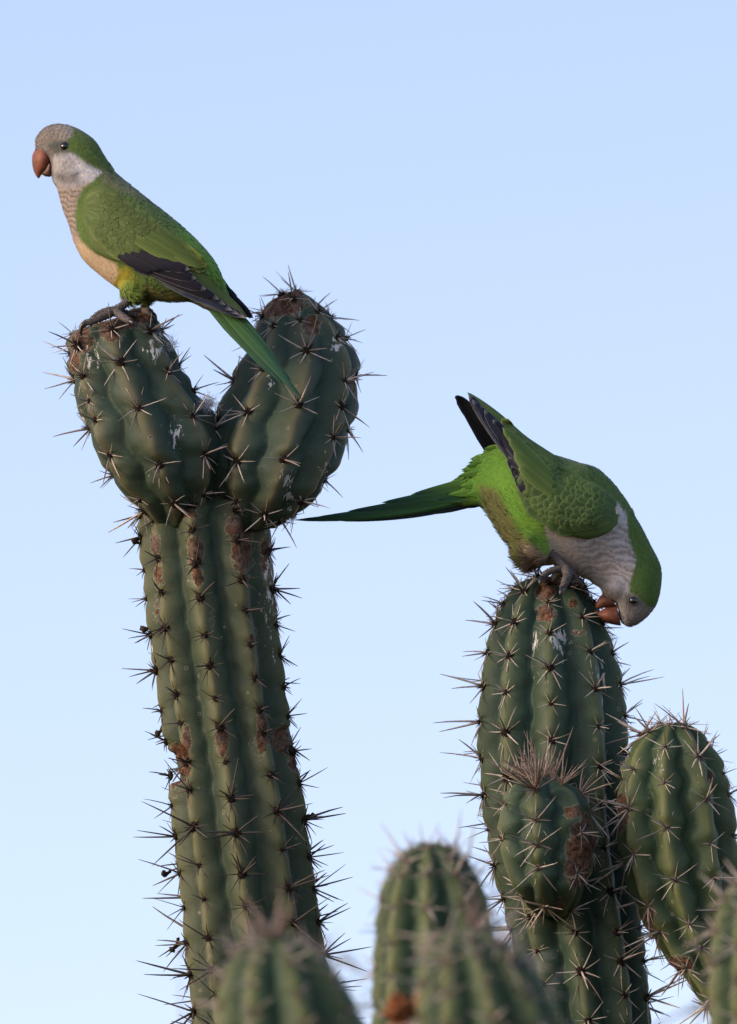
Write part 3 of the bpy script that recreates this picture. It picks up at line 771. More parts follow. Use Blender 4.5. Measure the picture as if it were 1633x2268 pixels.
    def surf(self, bvh, side, u, v):
        hit = bvh.ray_cast(Vector((u * S, -side * 0.3, -v * S)), Vector((0, side, 0)))
        if hit[0] is None:
            hit = bvh.find_nearest(Vector((u * S, -side * 0.03, -v * S)))
        return hit[0].y

    def feather(self, parent, name, root, tip, width, lifts, col, edge=None, bvh=None, side=1, y_pts=None, curve=0.0, pointed=0.0, tipcol=None, n=8, belly=0.0006, split=None, edge_w=0.86):
        """one vaned feather lying on a surface (bvh) or at given depths (y at root, y at tip)"""
        r = np.array(root, float); t_ = np.array(tip, float)
        d = t_ - r; Ln = np.linalg.norm(d); d = d / Ln; sd = np.array((-d[1], d[0]))
        V, C, F = [], [], []
        acr = (-1, -edge_w, -0.04, 0.04, edge_w, 1) if edge is not None else (-1, -0.5, 0, 0.5, 1)
        k = self.R.uniform(0.9, 1.1)
        ts = [i / (n - 1) for i in range(n)]
        ts = [x ** 0.85 for x in ts]
        for t in ts:
            w = width / 2 * min(1.0, 0.55 + 1.1 * t)
            t0 = 0.62 - 0.35 * pointed
            if t > t0:
                x = (t - t0) / (1 - t0); w *= max(0.0, 1 - x ** (2.2 - 0.9 * pointed)) ** (0.55 + 0.25 * pointed)
            for a in acr:
                p = r + d * Ln * t + sd * (a * w + curve * Ln * 4 * t * (1 - t) * 0.25)
                if bvh is not None:
                    y = self.surf(bvh, side, p[0], p[1]) - side * (lifts[0] * (1 - t) + lifts[1] * t)
                else:
                    y = y_pts[0] * (1 - t) + y_pts[1] * t
                y -= side * belly * (1 - a * a)
                V.append(self.L(p[0], p[1], y))
                cc = np.array(col) * k
                if tipcol is not None: cc = cc * (1 - t) + np.array(tipcol) * k * t
                if split is not None and a > 0: cc = np.array(split) * k
                if abs(a) < 0.1 and edge is not None: cc = cc * 0.72
                if edge is not None and abs(a) == 1 and t > 0.12: cc = np.array(edge) * k
                if edge is not None and t > 0.97: cc = np.array(edge) * k
                C.append(cc)
        m = len(acr)
        for i in range(n - 1):
            for j in range(m - 1):
                F.append((i * m + j, i * m + j + 1, (i + 1) * m + j + 1, (i + 1) * m + j))
        return link(name, new_mesh(name, V, F, M_FEATHER, C), parent)

    def loft(self, name, pairs, half, material, y_c=0.0, parent=None, m=16, n=22, power=1.0):
        st = [tuple(p[0]) + tuple(p[1]) + (h,) for p, h in zip(pairs, half)]
        s = resample(st, len(st) * 20, n)
        V, F = [], []
        for i in range(n):
            c = (s[i, :2] + s[i, 2:4]) / 2; a = (s[i, :2] - s[i, 2:4]) / 2
            for j in range(m):
                t = 2 * math.pi * j / m
                V.append(self.L(c[0] + a[0] * math.cos(t), c[1] + a[1] * math.cos(t), y_c + s[i, 4] * S * math.copysign(abs(math.sin(t)) ** power, math.sin(t))))
        for i in range(n - 1):
            for j in range(m):
                q = (j + 1) % m
                F.append((i * m + j, i * m + q, (i + 1) * m + q, (i + 1) * m + j))
        F.append(tuple(range(m))); F.append(tuple((n - 1) * m + j for j in range(m))[::-1])
        return link(name, new_mesh(name, V, F, material, recalc=True), parent or self.root)

    def tube(self, name, pts, radii, material, parent, m=10, rings=4, scaly=0.0):
        """tapered tube through (u, v, y) points; scaly adds ring-shaped scutes"""
        P3 = [self.L(*p) for p in pts]
        n = (len(P3) - 1) * rings + 1
        cp = catmull([tuple(p) + (r,) for p, r in zip(P3, radii)], n)
        V, F = [], []
        up = Vector((0, 1, 0.2)).normalized()
        for i in range(n):
            c = Vector(cp[i, :3]); d = Vector(cp[min(n - 1, i + 1), :3] - cp[max(0, i - 1), :3]).normalized()
            sd = d.cross(up)
            if sd.length < 0.05: sd = d.cross(Vector((1, 0, 0)))
            sd.normalize(); b = sd.cross(d)
            r = cp[i, 3] * (0.84 if scaly else 1.0) * (1 + (scaly if i % 2 else -scaly))
            for j in range(m):
                t = 2 * math.pi * j / m
                V.append(c + (sd * math.cos(t) + b * math.sin(t)) * r * (1 + scaly * 0.7 * math.sin(j * 2.7 + i * 1.9)))
        for i in range(n - 1):
            for j in range(m):
                q = (j + 1) % m
                F.append((i * m + j, i * m + q, (i + 1) * m + q, (i + 1) * m + j))
        F.append(tuple(range(m))); F.append(tuple((n - 1) * m + j for j in range(m))[::-1])
        return link(name, new_mesh(name, V, F, material, recalc=True), parent)

    def eye(self, u, v, side, r=0.0030, out=0.45):
        y = self.surf(self.bvh, side, u, v)
        c = self.L(u, v, y + side * r * (1 - out))
        bm = bmesh.new(); bmesh.ops.create_uvsphere(bm, u_segments=20, v_segments=14, radius=r)
        me = bpy.data.meshes.new('eye'); bm.to_mesh(me); bm.free(); me.materials.append(M_EYE)
        me.polygons.foreach_set('use_smooth', [True] * len(me.polygons))
        e = link('eye', me, self.root, c)
        # bare ring of skin
        V, F = [], []; m, k = 28, 8
        for i in range(m):
            t = 2 * math.pi * i / m
            for j in range(k):
                p = 2 * math.pi * j / k
                rr = r * 1.0 + r * 0.17 * math.cos(p)
                V.append(c + Vector((math.cos(t) * rr, -side * (r * 0.34 + r * 0.22 * math.sin(p)), math.sin(t) * rr * 0.92)))
        for i in range(m):
            for j in range(k):
                F.append((i * k + j, i * k + (j + 1) % k, ((i + 1) % m) * k + (j + 1) % k, ((i + 1) % m) * k + j))
        link('eyelid', new_mesh('eyelid', V, F, M_LID, recalc=True), self.root)

    def foot(self, tarsus, tr, toes, claws, name='leg'):
        t = self.tube(name, tarsus, tr, M_FOOT, self.root, scaly=0.13, rings=8)
        for pts, rad in toes: self.tube('toe', pts, rad, M_FOOT, t, scaly=0.13, rings=8)
        for pts, rad in claws: self.tube('claw', pts, rad, M_CLAW, t, m=8)


GREEN = np.array((0.090, 0.146, 0.038)); GREEN_BR = np.array((0.125, 0.275, 0.036)); OLIVE = np.array((0.125, 0.135, 0.045))
GREY = np.array((0.24, 0.22, 0.20)); WHITE = np.array((0.56, 0.55, 0.54)); CROWN = np.array((0.185, 0.165, 0.142))
TAN = np.array((0.46, 0.355, 0.225)); YELL = np.array((0.285, 0.25, 0.028)); BLUEBLACK = np.array((0.015, 0.016, 0.024)); SLATE = np.array((0.024, 0.034, 0.056))
EDGE = (0.26, 0.26, 0.25)


def lay(base, mask, col):
    return base * (1 - mask[:, None]) + np.array(col)[None, :] * mask[:, None]


# ---------------------------------------------------------------- upright bird
face1 = [(60, 345), (66, 305), (95, 265), (140, 262), (158, 272), (164, 292), (150, 312), (150, 333), (168, 342), (192, 362), (226, 382), (206, 400), (186, 415), (172, 440), (166, 470), (168, 505), (180, 535), (205, 560), (258, 584), (262, 606), (246, 640), (190, 610), (120, 520), (95, 400)]


def paint1(u, v, y):
    c = np.tile(GREEN, (len(u), 1))
    c = lay(c, sstep((u - 0.9 * v), -110, -60) * sstep(u, 360, 430), GREEN_BR)
    c = lay(c, sstep(poly_sd(u, v, [(222, 372), (250, 380), (292, 410), (320, 440), (270, 425), (225, 405)]), -10, 10), (0.15, 0.165, 0.085))
    belly = sstep(v - (0.42 * (u - 245) + 598), -14, 14)
    c = lay(c, belly * sstep(u, 225, 250), OLIVE)
    c = lay(c, sstep(poly_sd(u, v, [(236, 598), (285, 594), (300, 625), (285, 660), (258, 660), (238, 632)]), -12, 10), YELL)
    c = lay(c, sstep(poly_sd(u, v, [(262, 640), (285, 615), (318, 622), (318, 690), (262, 690)]), -10, 12), (0.115, 0.175, 0.033))
    c = lay(c, sstep(poly_sd(u, v, [(330, 640), (440, 662), (470, 700), (330, 700)]), -8, 10), (0.19, 0.19, 0.06))
    m = sstep(poly_sd(u, v, face1), -5, 4)
    f = np.tile(GREY, (len(u), 1))
    f = lay(f, sstep(v, 470, 560), TAN)
    f = lay(f, sstep(v, 395, 420) * (1 - sstep(v, 500, 540)), (0.36, 0.305, 0.25))
    # fine dark bars across the breast
    ph = (v * 0.93 - u * 0.30) + 2.5 * np.sin(u * 0.21 + v * 0.05)
    bar = (0.5 + 0.5 * np.sin(ph * 2 * np.pi / 11.0)) * sstep(v, 402, 425) * (1 - sstep(v, 500, 545))
    f = lay(f, bar * 0.85, (0.11, 0.085, 0.07))
    cheek = sstep(poly_sd(u, v, [(108, 348), (140, 340), (160, 336), (180, 352), (226, 382), (205, 402), (160, 418), (128, 412), (110, 395)]), -7, 7)
    f = lay(f, cheek, (0.37, 0.36, 0.35))
    f = lay(f, sstep(poly_sd(u, v, [(158, 345), (228, 381), (200, 404), (180, 395)]), -8, 8), WHITE)
    f = lay(f, sstep(poly_sd(u, v, [(120, 385), (165, 385), (170, 405), (140, 410)]), -10, 8), (0.20, 0.19, 0.185))
    f = lay(f, (1 - sstep(v, 318, 330)), CROWN)
    sc = 0.5 + 0.5 * np.sin((u * 0.85 + v * 0.35) * 2 * np.pi / 9.0)
    f = lay(f, sc * sstep(u, 118, 135) * (1 - sstep(v, 308, 320)) * 0.5, (0.40, 0.38, 0.31))
    f = lay(f, sstep(poly_sd(u, v, [(108, 322), (130, 312), (160, 314), (160, 336), (135, 338), (110, 345)]), -6, 5), (0.085, 0.095, 0.075))
    f = lay(f, sstep(poly_sd(u, v, [(98, 333), (118, 333), (118, 392), (100, 392)]), -5, 4), (0.16, 0.14, 0.125))
    return c * (1 - m[:, None]) + f * m[:, None]


b1 = Bird('parakeet', 'upright green parakeet with grey face perched on the left lobe of the forked cactus', 0.0, -0.000125, 285, (275, 705), paint1, 11)
pairs1 = [((512, 668), (470, 690)), ((505, 652), (448, 680)), ((490, 612), (415, 668)), ((470, 574), (373, 668)), ((440, 538), (328, 662)), ((400, 500), (283, 652)), ((360, 467), (247, 629)), ((325, 440), (214, 603)), ((295, 416), (184, 574)),
          ((270, 395), (165, 538)), ((252, 377), (152, 496)), ((240, 358), (141, 468)), ((228, 338), (134, 445)), ((211, 312), (126, 416)), ((187, 293), (117, 400)), ((158, 279), (114, 380)), ((130, 274), (112, 360)), ((106, 279), (103, 346)), ((89, 292), (89, 338)), ((78, 310), (78, 331))]
half1 = [14, 28, 45, 65, 80, 87, 88, 84, 76, 67, 58, 52, 50, 50, 50, 47, 42, 35, 26, 16]
b1.body(pairs1, half1, [(291, 636, -0.015, 27, 40, 0.0105, 0.15), (320, 638, 0.016, 27, 36, 0.0105, 0.15), (165, 378, 0.0, 42, 36, 0.0185, 0.5)])
wp1 = [((184, 446), (184, 486)), ((202, 418), (196, 522)), ((240, 411), (204, 553)), ((290, 438), (235, 571)), ((345, 478), (268, 581)), ((400, 523), (312, 602)), ((445, 568), (350, 626)), ((470, 604), (400, 652)), ((500, 646), (455, 673)), ((530, 676), (505, 690)), ((548, 701), (543, 706))]
wy1 = [(20, 22, 18), (21, 29, 20), (20, 32, 25), (18, 34, 29), (16, 35, 32), (14, 33, 30), (12, 29, 26), (10, 24, 22), (8, 17, 17), (6, 11, 12), (5, 8, 8)]
w1 = b1.wing(wp1, wy1, 1)
dark_line1 = [(262, 574), (300, 562), (332, 556), (366, 562), (400, 575), (445, 592), (470, 600)]
dl1 = lambda u: float(np.interp(u, [p[0] for p in dark_line1], [p[1] for p in dark_line1]))
# long flight feathers, outermost (lowest) first
fl1 = [((300, 592), (546, 705), 26), ((300, 590), (531, 697), 26), ((300, 588), (516, 688), 27), ((300, 585), (500, 676), 28), ((298, 582), (486, 664), 30), ((296, 578), (457, 642), 30), ((294, 574), (435, 618), 30), ((292, 570), (420, 597), 28)]
for i, (r, t, w) in enumerate(fl1):
    b1.feather(w1.o, 'flight_feather', r, t, w, (0.0002 + 0.0002 * i, 0.0010 + 0.0004 * i), (0.019, 0.017, 0.028) if i % 2 else (0.014, 0.016, 0.025), EDGE, w1.bvh, 1, n=12, split=SLATE if i < 4 else None, edge_w=0.93)
for i, (r, t, w) in enumerate([((262, 566), (335, 604), 18), ((275, 563), (352, 600), 18), ((290, 560), (372, 598), 18), ((310, 557), (392, 596), 18), ((330, 556), (408, 597), 17)]):
    b1.feather(w1.o, 'flight_feather', r, t, w, (0.002, 0.0034), BLUEBLACK * (0.95 + 0.06 * i), None, w1.bvh, 1, n=8)
# tertials and coverts
for i, (r, t, w) in enumerate([((330, 520), (460, 592), 34), ((345, 515), (458, 586), 28), ((355, 512), (452, 580), 24), ((320, 530), (430, 588), 34), ((300, 530), (400, 575), 32)]):
    b1.feather(w1.o, 'tertial_feather', r, t, w, (0.0028, 0.0042 - 0.0003 * i), (0.095, 0.140, 0.034), (0.150, 0.178, 0.060), w1.bvh, 1, n=10, edge_w=0.8)


def coverts(b, w, n_t, n_s, ok, len_fn, col_fn, t_range=(0.0, 0.8), lifts=(0.0, 0.0026), f_min=0.10):
    s = w.s; R = b.R; items = []
    for i in range(n_t):
        for j in range(n_s):
            t = t_range[0] + (t_range[1] - t_range[0]) * (i + 0.5 * (j % 2) + R.uniform(-0.18, 0.18)) / n_t
            f = min(0.95, max(f_min + 0.10 * max(0, t - 0.3), (j + 0.5 + R.uniform(-0.2, 0.2)) / n_s))
            if t < 0.22: f = min(f, 0.64 + 1.1 * max(0.0, t))
            q = t * (len(s) - 1); i0 = int(min(max(q, 0), len(s) - 3)); x = q - i0
            row = s[i0] * (1 - x) + s[i0 + 1] * x; nx = s[min(len(s) - 1, i0 + 3)]
            p = row[:2] * (1 - f) + row[2:4] * f; p2 = nx[:2] * (1 - f) + nx[2:4] * f
            d = p2 - p; d = d / (np.linalg.norm(d) + 1e-9)
            a = R.gauss(0.0, 0.09); d = np.array((d[0] * math.cos(a) - d[1] * math.sin(a), d[0] * math.sin(a) + d[1] * math.cos(a)))
            L, wd = len_fn(t, f); L *= R.uniform(0.85, 1.15)
            tip = p + d * L
            if not ok(p, tip): continue
            items.append((t, p, tip, wd * R.uniform(0.9, 1.1), f))
    for t, p, tip, wd, f in items:
        cc, ee = col_fn(p, t, f)
        b.feather(w.o, 'covert_feather', p, tip, wd, lifts, np.array(cc) * R.uniform(0.9, 1.1), ee, w.bvh, 1, n=6, edge_w=0.74, belly=0.0005)


coverts(b1, w1, 19, 13, lambda p, t: t[1] < dl1(t[0]) + 8, lambda t, f: (27 + 44 * t, 21 + 14 * t),
        lambda p, t, f: ((0.088 - 0.016 * f + 0.016 * t, 0.122 + 0.014 * t, 0.034), (0.135, 0.165, 0.058)), (0.03, 0.72), (0.0004, 0.0019), 0.17)
# far wing, only its dark tip shows
wp1f = [((240, 411), (204, 553)), ((345, 478), (268, 581)), ((445, 558), (350, 620)), ((490, 610), (410, 650)), ((520, 652), (470, 672)), ((548, 680), (525, 688)), ((560, 699), (554, 706))]
w1f = b1.wing(wp1f, [(18, 33, 28), (15, 34, 31), (12, 29, 26), (9, 22, 20), (6, 12, 12), (2, 6, 6), (0, 3, 3)], -1, base_col=tuple(BLUEBLACK))
for i, (r, t, w) in enumerate([((430, 610), (562, 705), 26), ((430, 600), (550, 690), 24), ((430, 590), (530, 668), 24)]):
    b1.feather(w1f.o, 'flight_feather', r, t, w, (0.0005, 0.001 + 0.0005 * i), (0.014, 0.013, 0.014), None, w1f.bvh, -1, n=9)
# tail
TG, TB, TD = np.array((0.046, 0.125, 0.030)), np.array((0.016, 0.066, 0.060)), np.array((0.012, 0.022, 0.020))
tail1 = [((450, 664), (575, 806), 18, -1.0), ((455, 668), (604, 836), 18, -2.0), ((462, 668), (638, 864), 18, -3.0), ((470, 664), (673, 887), 21, -4.6), ((480, 662), (667, 878), 21, -4.0), ((492, 668), (648, 846), 18, -3.2), ((500, 672), (622, 806), 18, -2.4), ((506, 675), (596, 772), 18, -1.6)]
for i, (r, t, w, yl) in enumerate(tail1):
    b1.feather(b1.root, 'tail_feather', r, t, w, None, TG * (0.75, 1.15, 0.8, 1.25, 0.95, 0.7, 1.05, 0.75)[i], tuple(TB * 1.2) if i in (0, 1, 6) else (0.018, 0.045, 0.022), None, 1, y_pts=(yl * 0.001 - 0.002, yl * 0.001 - 0.002), pointed=0.75, tipcol=TB, n=12, edge_w=0.82)
wing_poly1 = [(180, 445), (204, 420), (240, 418), (290, 446), (345, 485), (400, 530), (450, 580), (470, 615), (400, 645), (350, 618), (312, 595), (268, 575), (235, 565), (205, 547), (185, 525), (176, 495)]


def skip1(u, v, y):
    return y < 0 and float(poly_sd(np.array([u]), np.array([v]), wing_poly1)[0]) > 9


def size1(u, v, y):
    if u < 235 and v < 420: return (0.0034, 0.0008, 0.00035, 0.12)
    if v > 640 and u > 240: return (0.0080, 0.0005, 0.0010, 0.22)
    if u < 300 and v > 400 and (v - 395) > 0.9 * (u - 170): return (0.0040, 0.0009, 0.00035, 0.15)
    return (0.0078, 0.0021, 0.0011, 0.12)


b1.plumage(19000, size1, skip1)
b1.eye(144, 325, 1, 0.0037, 0.6); b1.eye(144, 325, -1, 0.0037, 0.6)
b1.loft('upper_beak', [((79, 330), (113, 333)), ((73, 341), (114, 348)), ((71, 353), (112, 361)), ((72, 366), (106, 373)), ((75, 379), (97, 381)), ((80, 389), (91, 389)), ((84, 395), (88, 394))], [22, 27, 27, 22, 15, 8, 3], M_BEAK)
b1.loft('lower_beak', [((104, 364), (117, 360)), ((97, 375), (117, 379)), ((91, 381), (113, 391)), ((88, 384), (101, 391))], [20, 19, 14, 6], M_BEAK_D)
b1.foot([(292, 655, -0.020), (276, 674, -0.022), (256, 688, -0.024)], [0.0046, 0.0040, 0.0046],
        [([(258, 687, -0.024), (236, 689, -0.027), (216, 697, -0.028), (207, 706, -0.028)], [0.0040, 0.0035, 0.0029, 0.0024]),
         ([(254, 690, -0.026), (228, 702, -0.034), (205, 712, -0.038), (190, 715, -0.039), (184, 722, -0.040)], [0.0042, 0.0037, 0.0033, 0.0030, 0.0026]),
         ([(258, 690, -0.026), (272, 702, -0.042), (290, 712, -0.053)], [0.0040, 0.0036, 0.0028]),
         ([(260, 688, -0.018), (282, 694, -0.012), (304, 697, -0.014)], [0.0038, 0.0032, 0.0024])],
        [([(207, 703, -0.028), (203, 707, -0.028), (200, 716, -0.028), (203, 724, -0.028)], [0.0022, 0.0019, 0.0013, 0.0004]),
         ([(186, 719, -0.040), (181, 724, -0.040), (179, 735, -0.040), (182, 744, -0.039)], [0.0024, 0.0021, 0.0014, 0.0004]),
         ([(288, 711, -0.053), (296, 716, -0.055), (299, 724, -0.054)], [0.0022, 0.0017, 0.0004])])
b1.foot([(326, 650, 0.020), (324, 672, 0.020), (318, 690, 0.018)], [0.0044, 0.0038, 0.0042],
        [([(318, 689, 0.018), (330, 690, 0.010), (337, 697, 0.006)], [0.0038, 0.0034, 0.0026]), ([(318, 690, 0.018), (298, 690, 0.014), (282, 696, 0.010)], [0.0038, 0.0033, 0.0026]), ([(318, 690, 0.02), (300, 692, 0.03), (284, 700, 0.034)], [0.0036, 0.003, 0.0024])],
        [([(337, 696, 0.006), (342, 700, 0.005), (345, 710, 0.005), (343, 718, 0.006)], [0.0024, 0.0021, 0.0014, 0.0004])])

# ---------------------------------------------------------------- feeding bird
def paint2(u, v, y):
    c = np.tile(GREEN * np.array((0.85, 0.95, 0.9)), (len(u), 1))
    c = lay(c, 1 - sstep(u, 1120, 1190), GREEN_BR)
    c = lay(c, sstep(poly_sd(u, v, [(1095, 1040), (1140, 1020), (1170, 1100), (1200, 1150), (1205, 1180), (1165, 1190), (1120, 1120)]), -12, 14), (0.145, 0.300, 0.040))
    c = lay(c, sstep(poly_sd(u, v, [(1060, 1075), (1100, 1085), (1150, 1180), (1190, 1215), (1200, 1290), (1120, 1280), (1070, 1130)]), -10, 8), (0.135, 0.145, 0.052))
    c = lay(c, sstep(poly_sd(u, v, [(1155, 1205), (1195, 1210), (1235, 1240), (1230, 1290), (1150, 1290)]), -9, 9), (0.27, 0.215, 0.15))
    c = lay(c, sstep(poly_sd(u, v, [(1184, 1190), (1212, 1185), (1226, 1230), (1200, 1225)]), -7, 6), (0.145, 0.300, 0.040))
    breast = [(1205, 1158), (1230, 1160), (1300, 1180), (1360, 1150), (1366, 1110), (1388, 1140), (1392, 1190), (1404, 1222), (1410, 1240), (1404, 1262), (1396, 1290), (1394, 1312), (1410, 1318), (1432, 1342), (1462, 1346), (1440, 1400), (1340, 1400), (1290, 1290), (1225, 1260), (1215, 1200)]
    m = sstep(poly_sd(u, v, breast), -3, 3)
    f = np.tile((0.34, 0.315, 0.285), (len(u), 1))
    f = lay(f, sstep(u, 1330, 1380) * (1 - sstep(v, 1290, 1320)), (0.45, 0.435, 0.42))
    f = lay(f, 1 - sstep(u, 1250, 1300), (0.37, 0.325, 0.265))
    dx, dy = u - 1480, v - 1330
    rr = np.hypot(u - 1330, v - 1390) + 3.5 * np.sin(u * 0.11 - v * 0.07) + 2 * np.sin(v * 0.23)
    bar = (0.5 + 0.5 * np.sin(rr * 2 * np.pi / 13.0)) * sstep(rr, 95, 120) * (1 - sstep(rr, 225, 260)) * sstep(u, 1255, 1290)
    f = lay(f, bar * 0.85, (0.155, 0.135, 0.12))
    f = lay(f, sstep(v - 0.3 * (u - 1400), 1316, 1336) * sstep(u, 1372, 1396), (0.19, 0.175, 0.158))
    sc = 0.5 + 0.5 * np.sin((u * 0.9 + v * 0.5) * 2 * np.pi / 10.0)
    f = lay(f, sc * sstep(u, 1410, 1425) * sstep(v, 1340, 1352) * 0.5, (0.33, 0.31, 0.27))
    f = lay(f, sstep(poly_sd(u, v, [(1386, 1318), (1420, 1314), (1424, 1342), (1392, 1348)]), -6, 4), (0.15, 0.145, 0.135))
    return c * (1 - m[:, None]) + f * m[:, None]


b2 = Bird('parakeet', 'green parakeet bending head-down with its orange beak open against a cactus column', 0.035, 0.00004, 1230, (1235, 1275), paint2, 23)
pairs2 = [((1000, 1068), (994, 1108)), ((1040, 1042), (1036, 1119)), ((1076, 1006), (1070, 1124)), ((1110, 988), (1096, 1160)), ((1150, 982), (1122, 1198)), ((1195, 998), (1158, 1234)), ((1240, 1013), (1198, 1250)), ((1286, 1028), (1236, 1252)), ((1328, 1045), (1266, 1264)), ((1358, 1073), (1284, 1276)),
          ((1382, 1104), (1297, 1282)), ((1402, 1135), (1308, 1287)), ((1424, 1172), (1316, 1294)), ((1444, 1212), (1325, 1300)), ((1460, 1244), (1336, 1308)), ((1466, 1271), (1347, 1316)), ((1463, 1308), (1357, 1326)), ((1453, 1341), (1366, 1338)), ((1432, 1368), (1370, 1352)), ((1409, 1384), (1372, 1367)), ((1392, 1389), (1376, 1380))]
half2 = [8, 20, 38, 55, 72, 84, 88, 86, 78, 70, 62, 56, 52, 50, 50, 50, 50, 46, 38, 28, 18]
b2.body(pairs2, half2, [(1196, 1205, -0.018, 26, 40, 0.011, -0.4), (1178, 1232, 0.016, 32, 30, 0.012, 0.0), (1165, 1222, -0.006, 24, 34, 0.012, -0.3), (1372, 1300, 0.0, 40, 36, 0.0185, 0.0)])
wp2 = [((1374, 1122), (1368, 1160)), ((1358, 1088), (1347, 1180)), ((1326, 1058), (1307, 1193)), ((1286, 1037), (1266, 1187)), ((1240, 1014), (1222, 1166)), ((1200, 989), (1187, 1141)), ((1166, 966), (1160, 1096)), ((1136, 940), (1140, 1046)), ((1106, 914), (1112, 986)), ((1072, 889), (1082, 932)), ((1046, 873), (1054, 892)), ((1035, 869), (1037, 874))]
wy2 = [(18, 25, 22), (18, 31, 28), (18, 34, 31), (18, 35, 32), (17, 35, 33), (16, 33, 31), (14, 30, 29), (12, 25, 25), (10, 19, 20), (8, 13, 14), (6, 9, 10), (5, 7, 7)]
w2 = b2.wing(wp2, wy2, 1, base_col=(0.075, 0.124, 0.036))
fl2 = [((1150, 1040), (1037, 871), 24), ((1152, 1038), (1046, 884), 24), ((1154, 1036), (1058, 896), 24), ((1156, 1032), (1073, 908), 24), ((1160, 1028), (1092, 929), 26)]
for i, (r, t, w) in enumerate(fl2):
    b2.feather(w2.o, 'flight_feather', r, t, w, (0.0002 + 0.0003 * i, 0.0008 + 0.0004 * i), (0.016, 0.020, 0.036) if i % 2 else (0.012, 0.014, 0.024), (0.16, 0.17, 0.19), w2.bvh, 1, n=12, edge_w=0.9)
for i, (r, t, w) in enumerate([((1180, 1110), (1132, 1030), 20), ((1178, 1118), (1142, 1052), 20), ((1180, 1122), (1149, 1066), 18), ((1170, 1090), (1124, 1010), 20)]):
    b2.feather(w2.o, 'flight_feather', r, t, w, (0.0008, 0.0022), (0.014, 0.016, 0.026), (0.16, 0.17, 0.19), w2.bvh, 1, n=8, edge_w=0.88)
for i, (r, t, w) in enumerate([((1210, 1050), (1113, 946), 26), ((1225, 1060), (1126, 968), 32), ((1225, 1075), (1138, 1000), 32), ((1225, 1095), (1150, 1030), 30)]):
    b2.feather(w2.o, 'tertial_feather', r, t, w, (0.0020, 0.0040 - 0.0003 * i), (0.088, 0.150, 0.038), (0.17, 0.205, 0.09), w2.bvh, 1, n=10, edge_w=0.86)
ln2 = lambda v: float(np.interp(v, [940, 985, 1010, 1068, 1100, 1200], [1110, 1126, 1146, 1150, 1150, 1150]))
coverts(b2, w2, 18, 13, lambda p, t: t[0] > ln2(t[1]) - 2, lambda t, f: (28 + 44 * t, 22 + 14 * t),
        lambda p, t, f: ((0.080 - 0.014 * f, 0.134 - 0.016 * f, 0.036), (0.120, 0.172, 0.058)), (0.03, 0.66), (0.0004, 0.0019), 0.22)
wp2f = [((1326, 1058), (1307, 1193)), ((1240, 1014), (1222, 1166)), ((1180, 990), (1170, 1110)), ((1120, 962), (1098, 1030)), ((1078, 925), (1064, 985)), ((1048, 896), (1034, 932)), ((1026, 879), (1018, 900)), ((1012, 875), (1007, 880))]
w2f = b2.wing(wp2f, [(18, 34, 31), (16, 34, 32), (13, 30, 28), (10, 22, 20), (8, 17, 16), (8, 14, 13), (8, 12, 11), (8, 9, 9)], -1, base_col=(0.012, 0.012, 0.014))
for i, (r, t, w) in enumerate([((1110, 1010), (1008, 876), 24), ((1112, 1000), (1018, 880), 24), ((1115, 990), (1040, 896), 26), ((1120, 985), (1062, 920), 26)]):
    b2.feather(w2f.o, 'flight_feather', r, t, w, (0.0005, 0.001 + 0.0005 * i), (0.013, 0.012, 0.013), None, w2f.bvh, -1, n=9)
tail2 = [((1092, 1108), (985, 1117), 22, 4.0, TD), ((1090, 1104), (860, 1137), 24, 2.5, TD), ((1090, 1100), (742, 1153), 24, 1.0, TD), ((1088, 1094), (648, 1152), 24, -0.5, TG * 0.8), ((1088, 1086), (690, 1147), 26, -2.0, TG * 0.9), ((1086, 1078), (770, 1132), 26, -3.0, TG), ((1084, 1070), (845, 1113), 26, -4.0, TG), ((1082, 1058), (910, 1096), 28, -5.0, GREEN_BR), ((1085, 1090), (960, 1106), 22, -6.0, TG)]
for i, (r, t, w, yl, cc) in enumerate(tail2):
    cc = np.array(cc) * (1, 0.8, 1.2, 1.0, 1.45, 1.0, 1.4, 1.0, 1.5)[i]
    b2.feather(b2.root, 'tail_feather', r, t, w, None, cc, (0.14, 0.24, 0.10) if i == 8 else tuple(np.array(cc) * 0.75), None, 1, y_pts=(yl * 0.001 - 0.002, yl * 0.0006), pointed=0.6, tipcol=TD if i < 3 else TB * 0.55, n=13, curve=-0.10, edge_w=0.85)
# loose rump plumes
for i in range(46):
    R_ = b2.R; f = R_.random()
    r = (1122 - 20 * f + R_.gauss(0, 5), 992 + 95 * f + R_.gauss(0, 3))
    Lr = np.interp(f, [0, 0.15, 0.35, 0.6, 0.8, 1], [48, 70, 95, 115, 130, 100]) * R_.uniform(0.5, 1.0)
    a = math.radians(np.interp(f, [0, 0.3, 0.7, 1], [8, 0, -8, -8]) + R_.gauss(0, 4))
    t = (r[0] - Lr * math.cos(a), r[1] - Lr * math.sin(a))
    b2.feather(b2.root, 'rump_feather', r, t, R_.uniform(12, 26), None, GREEN_BR * R_.uniform(0.85, 1.1), tuple(GREEN_BR * R_.uniform(0.8, 1.0)), None, 1, y_pts=(-0.016 + 0.012 * R_.random(), -0.010 + 0.016 * R_.random()), pointed=0.7, n=9, edge_w=0.7, curve=R_.gauss(0, 0.12))
wing_poly2 = [(1368, 1120), (1355, 1092), (1322, 1064), (1284, 1044), (1238, 1022), (1200, 997), (1166, 976), (1140, 955), (1142, 1040), (1162, 1090), (1188, 1134), (1224, 1158), (1266, 1179), (1305, 1184), (1343, 1172), (1362, 1152)]


def skip2(u, v, y):
    return y < 0 and float(poly_sd(np.array([u]), np.array([v]), wing_poly2)[0]) > 9


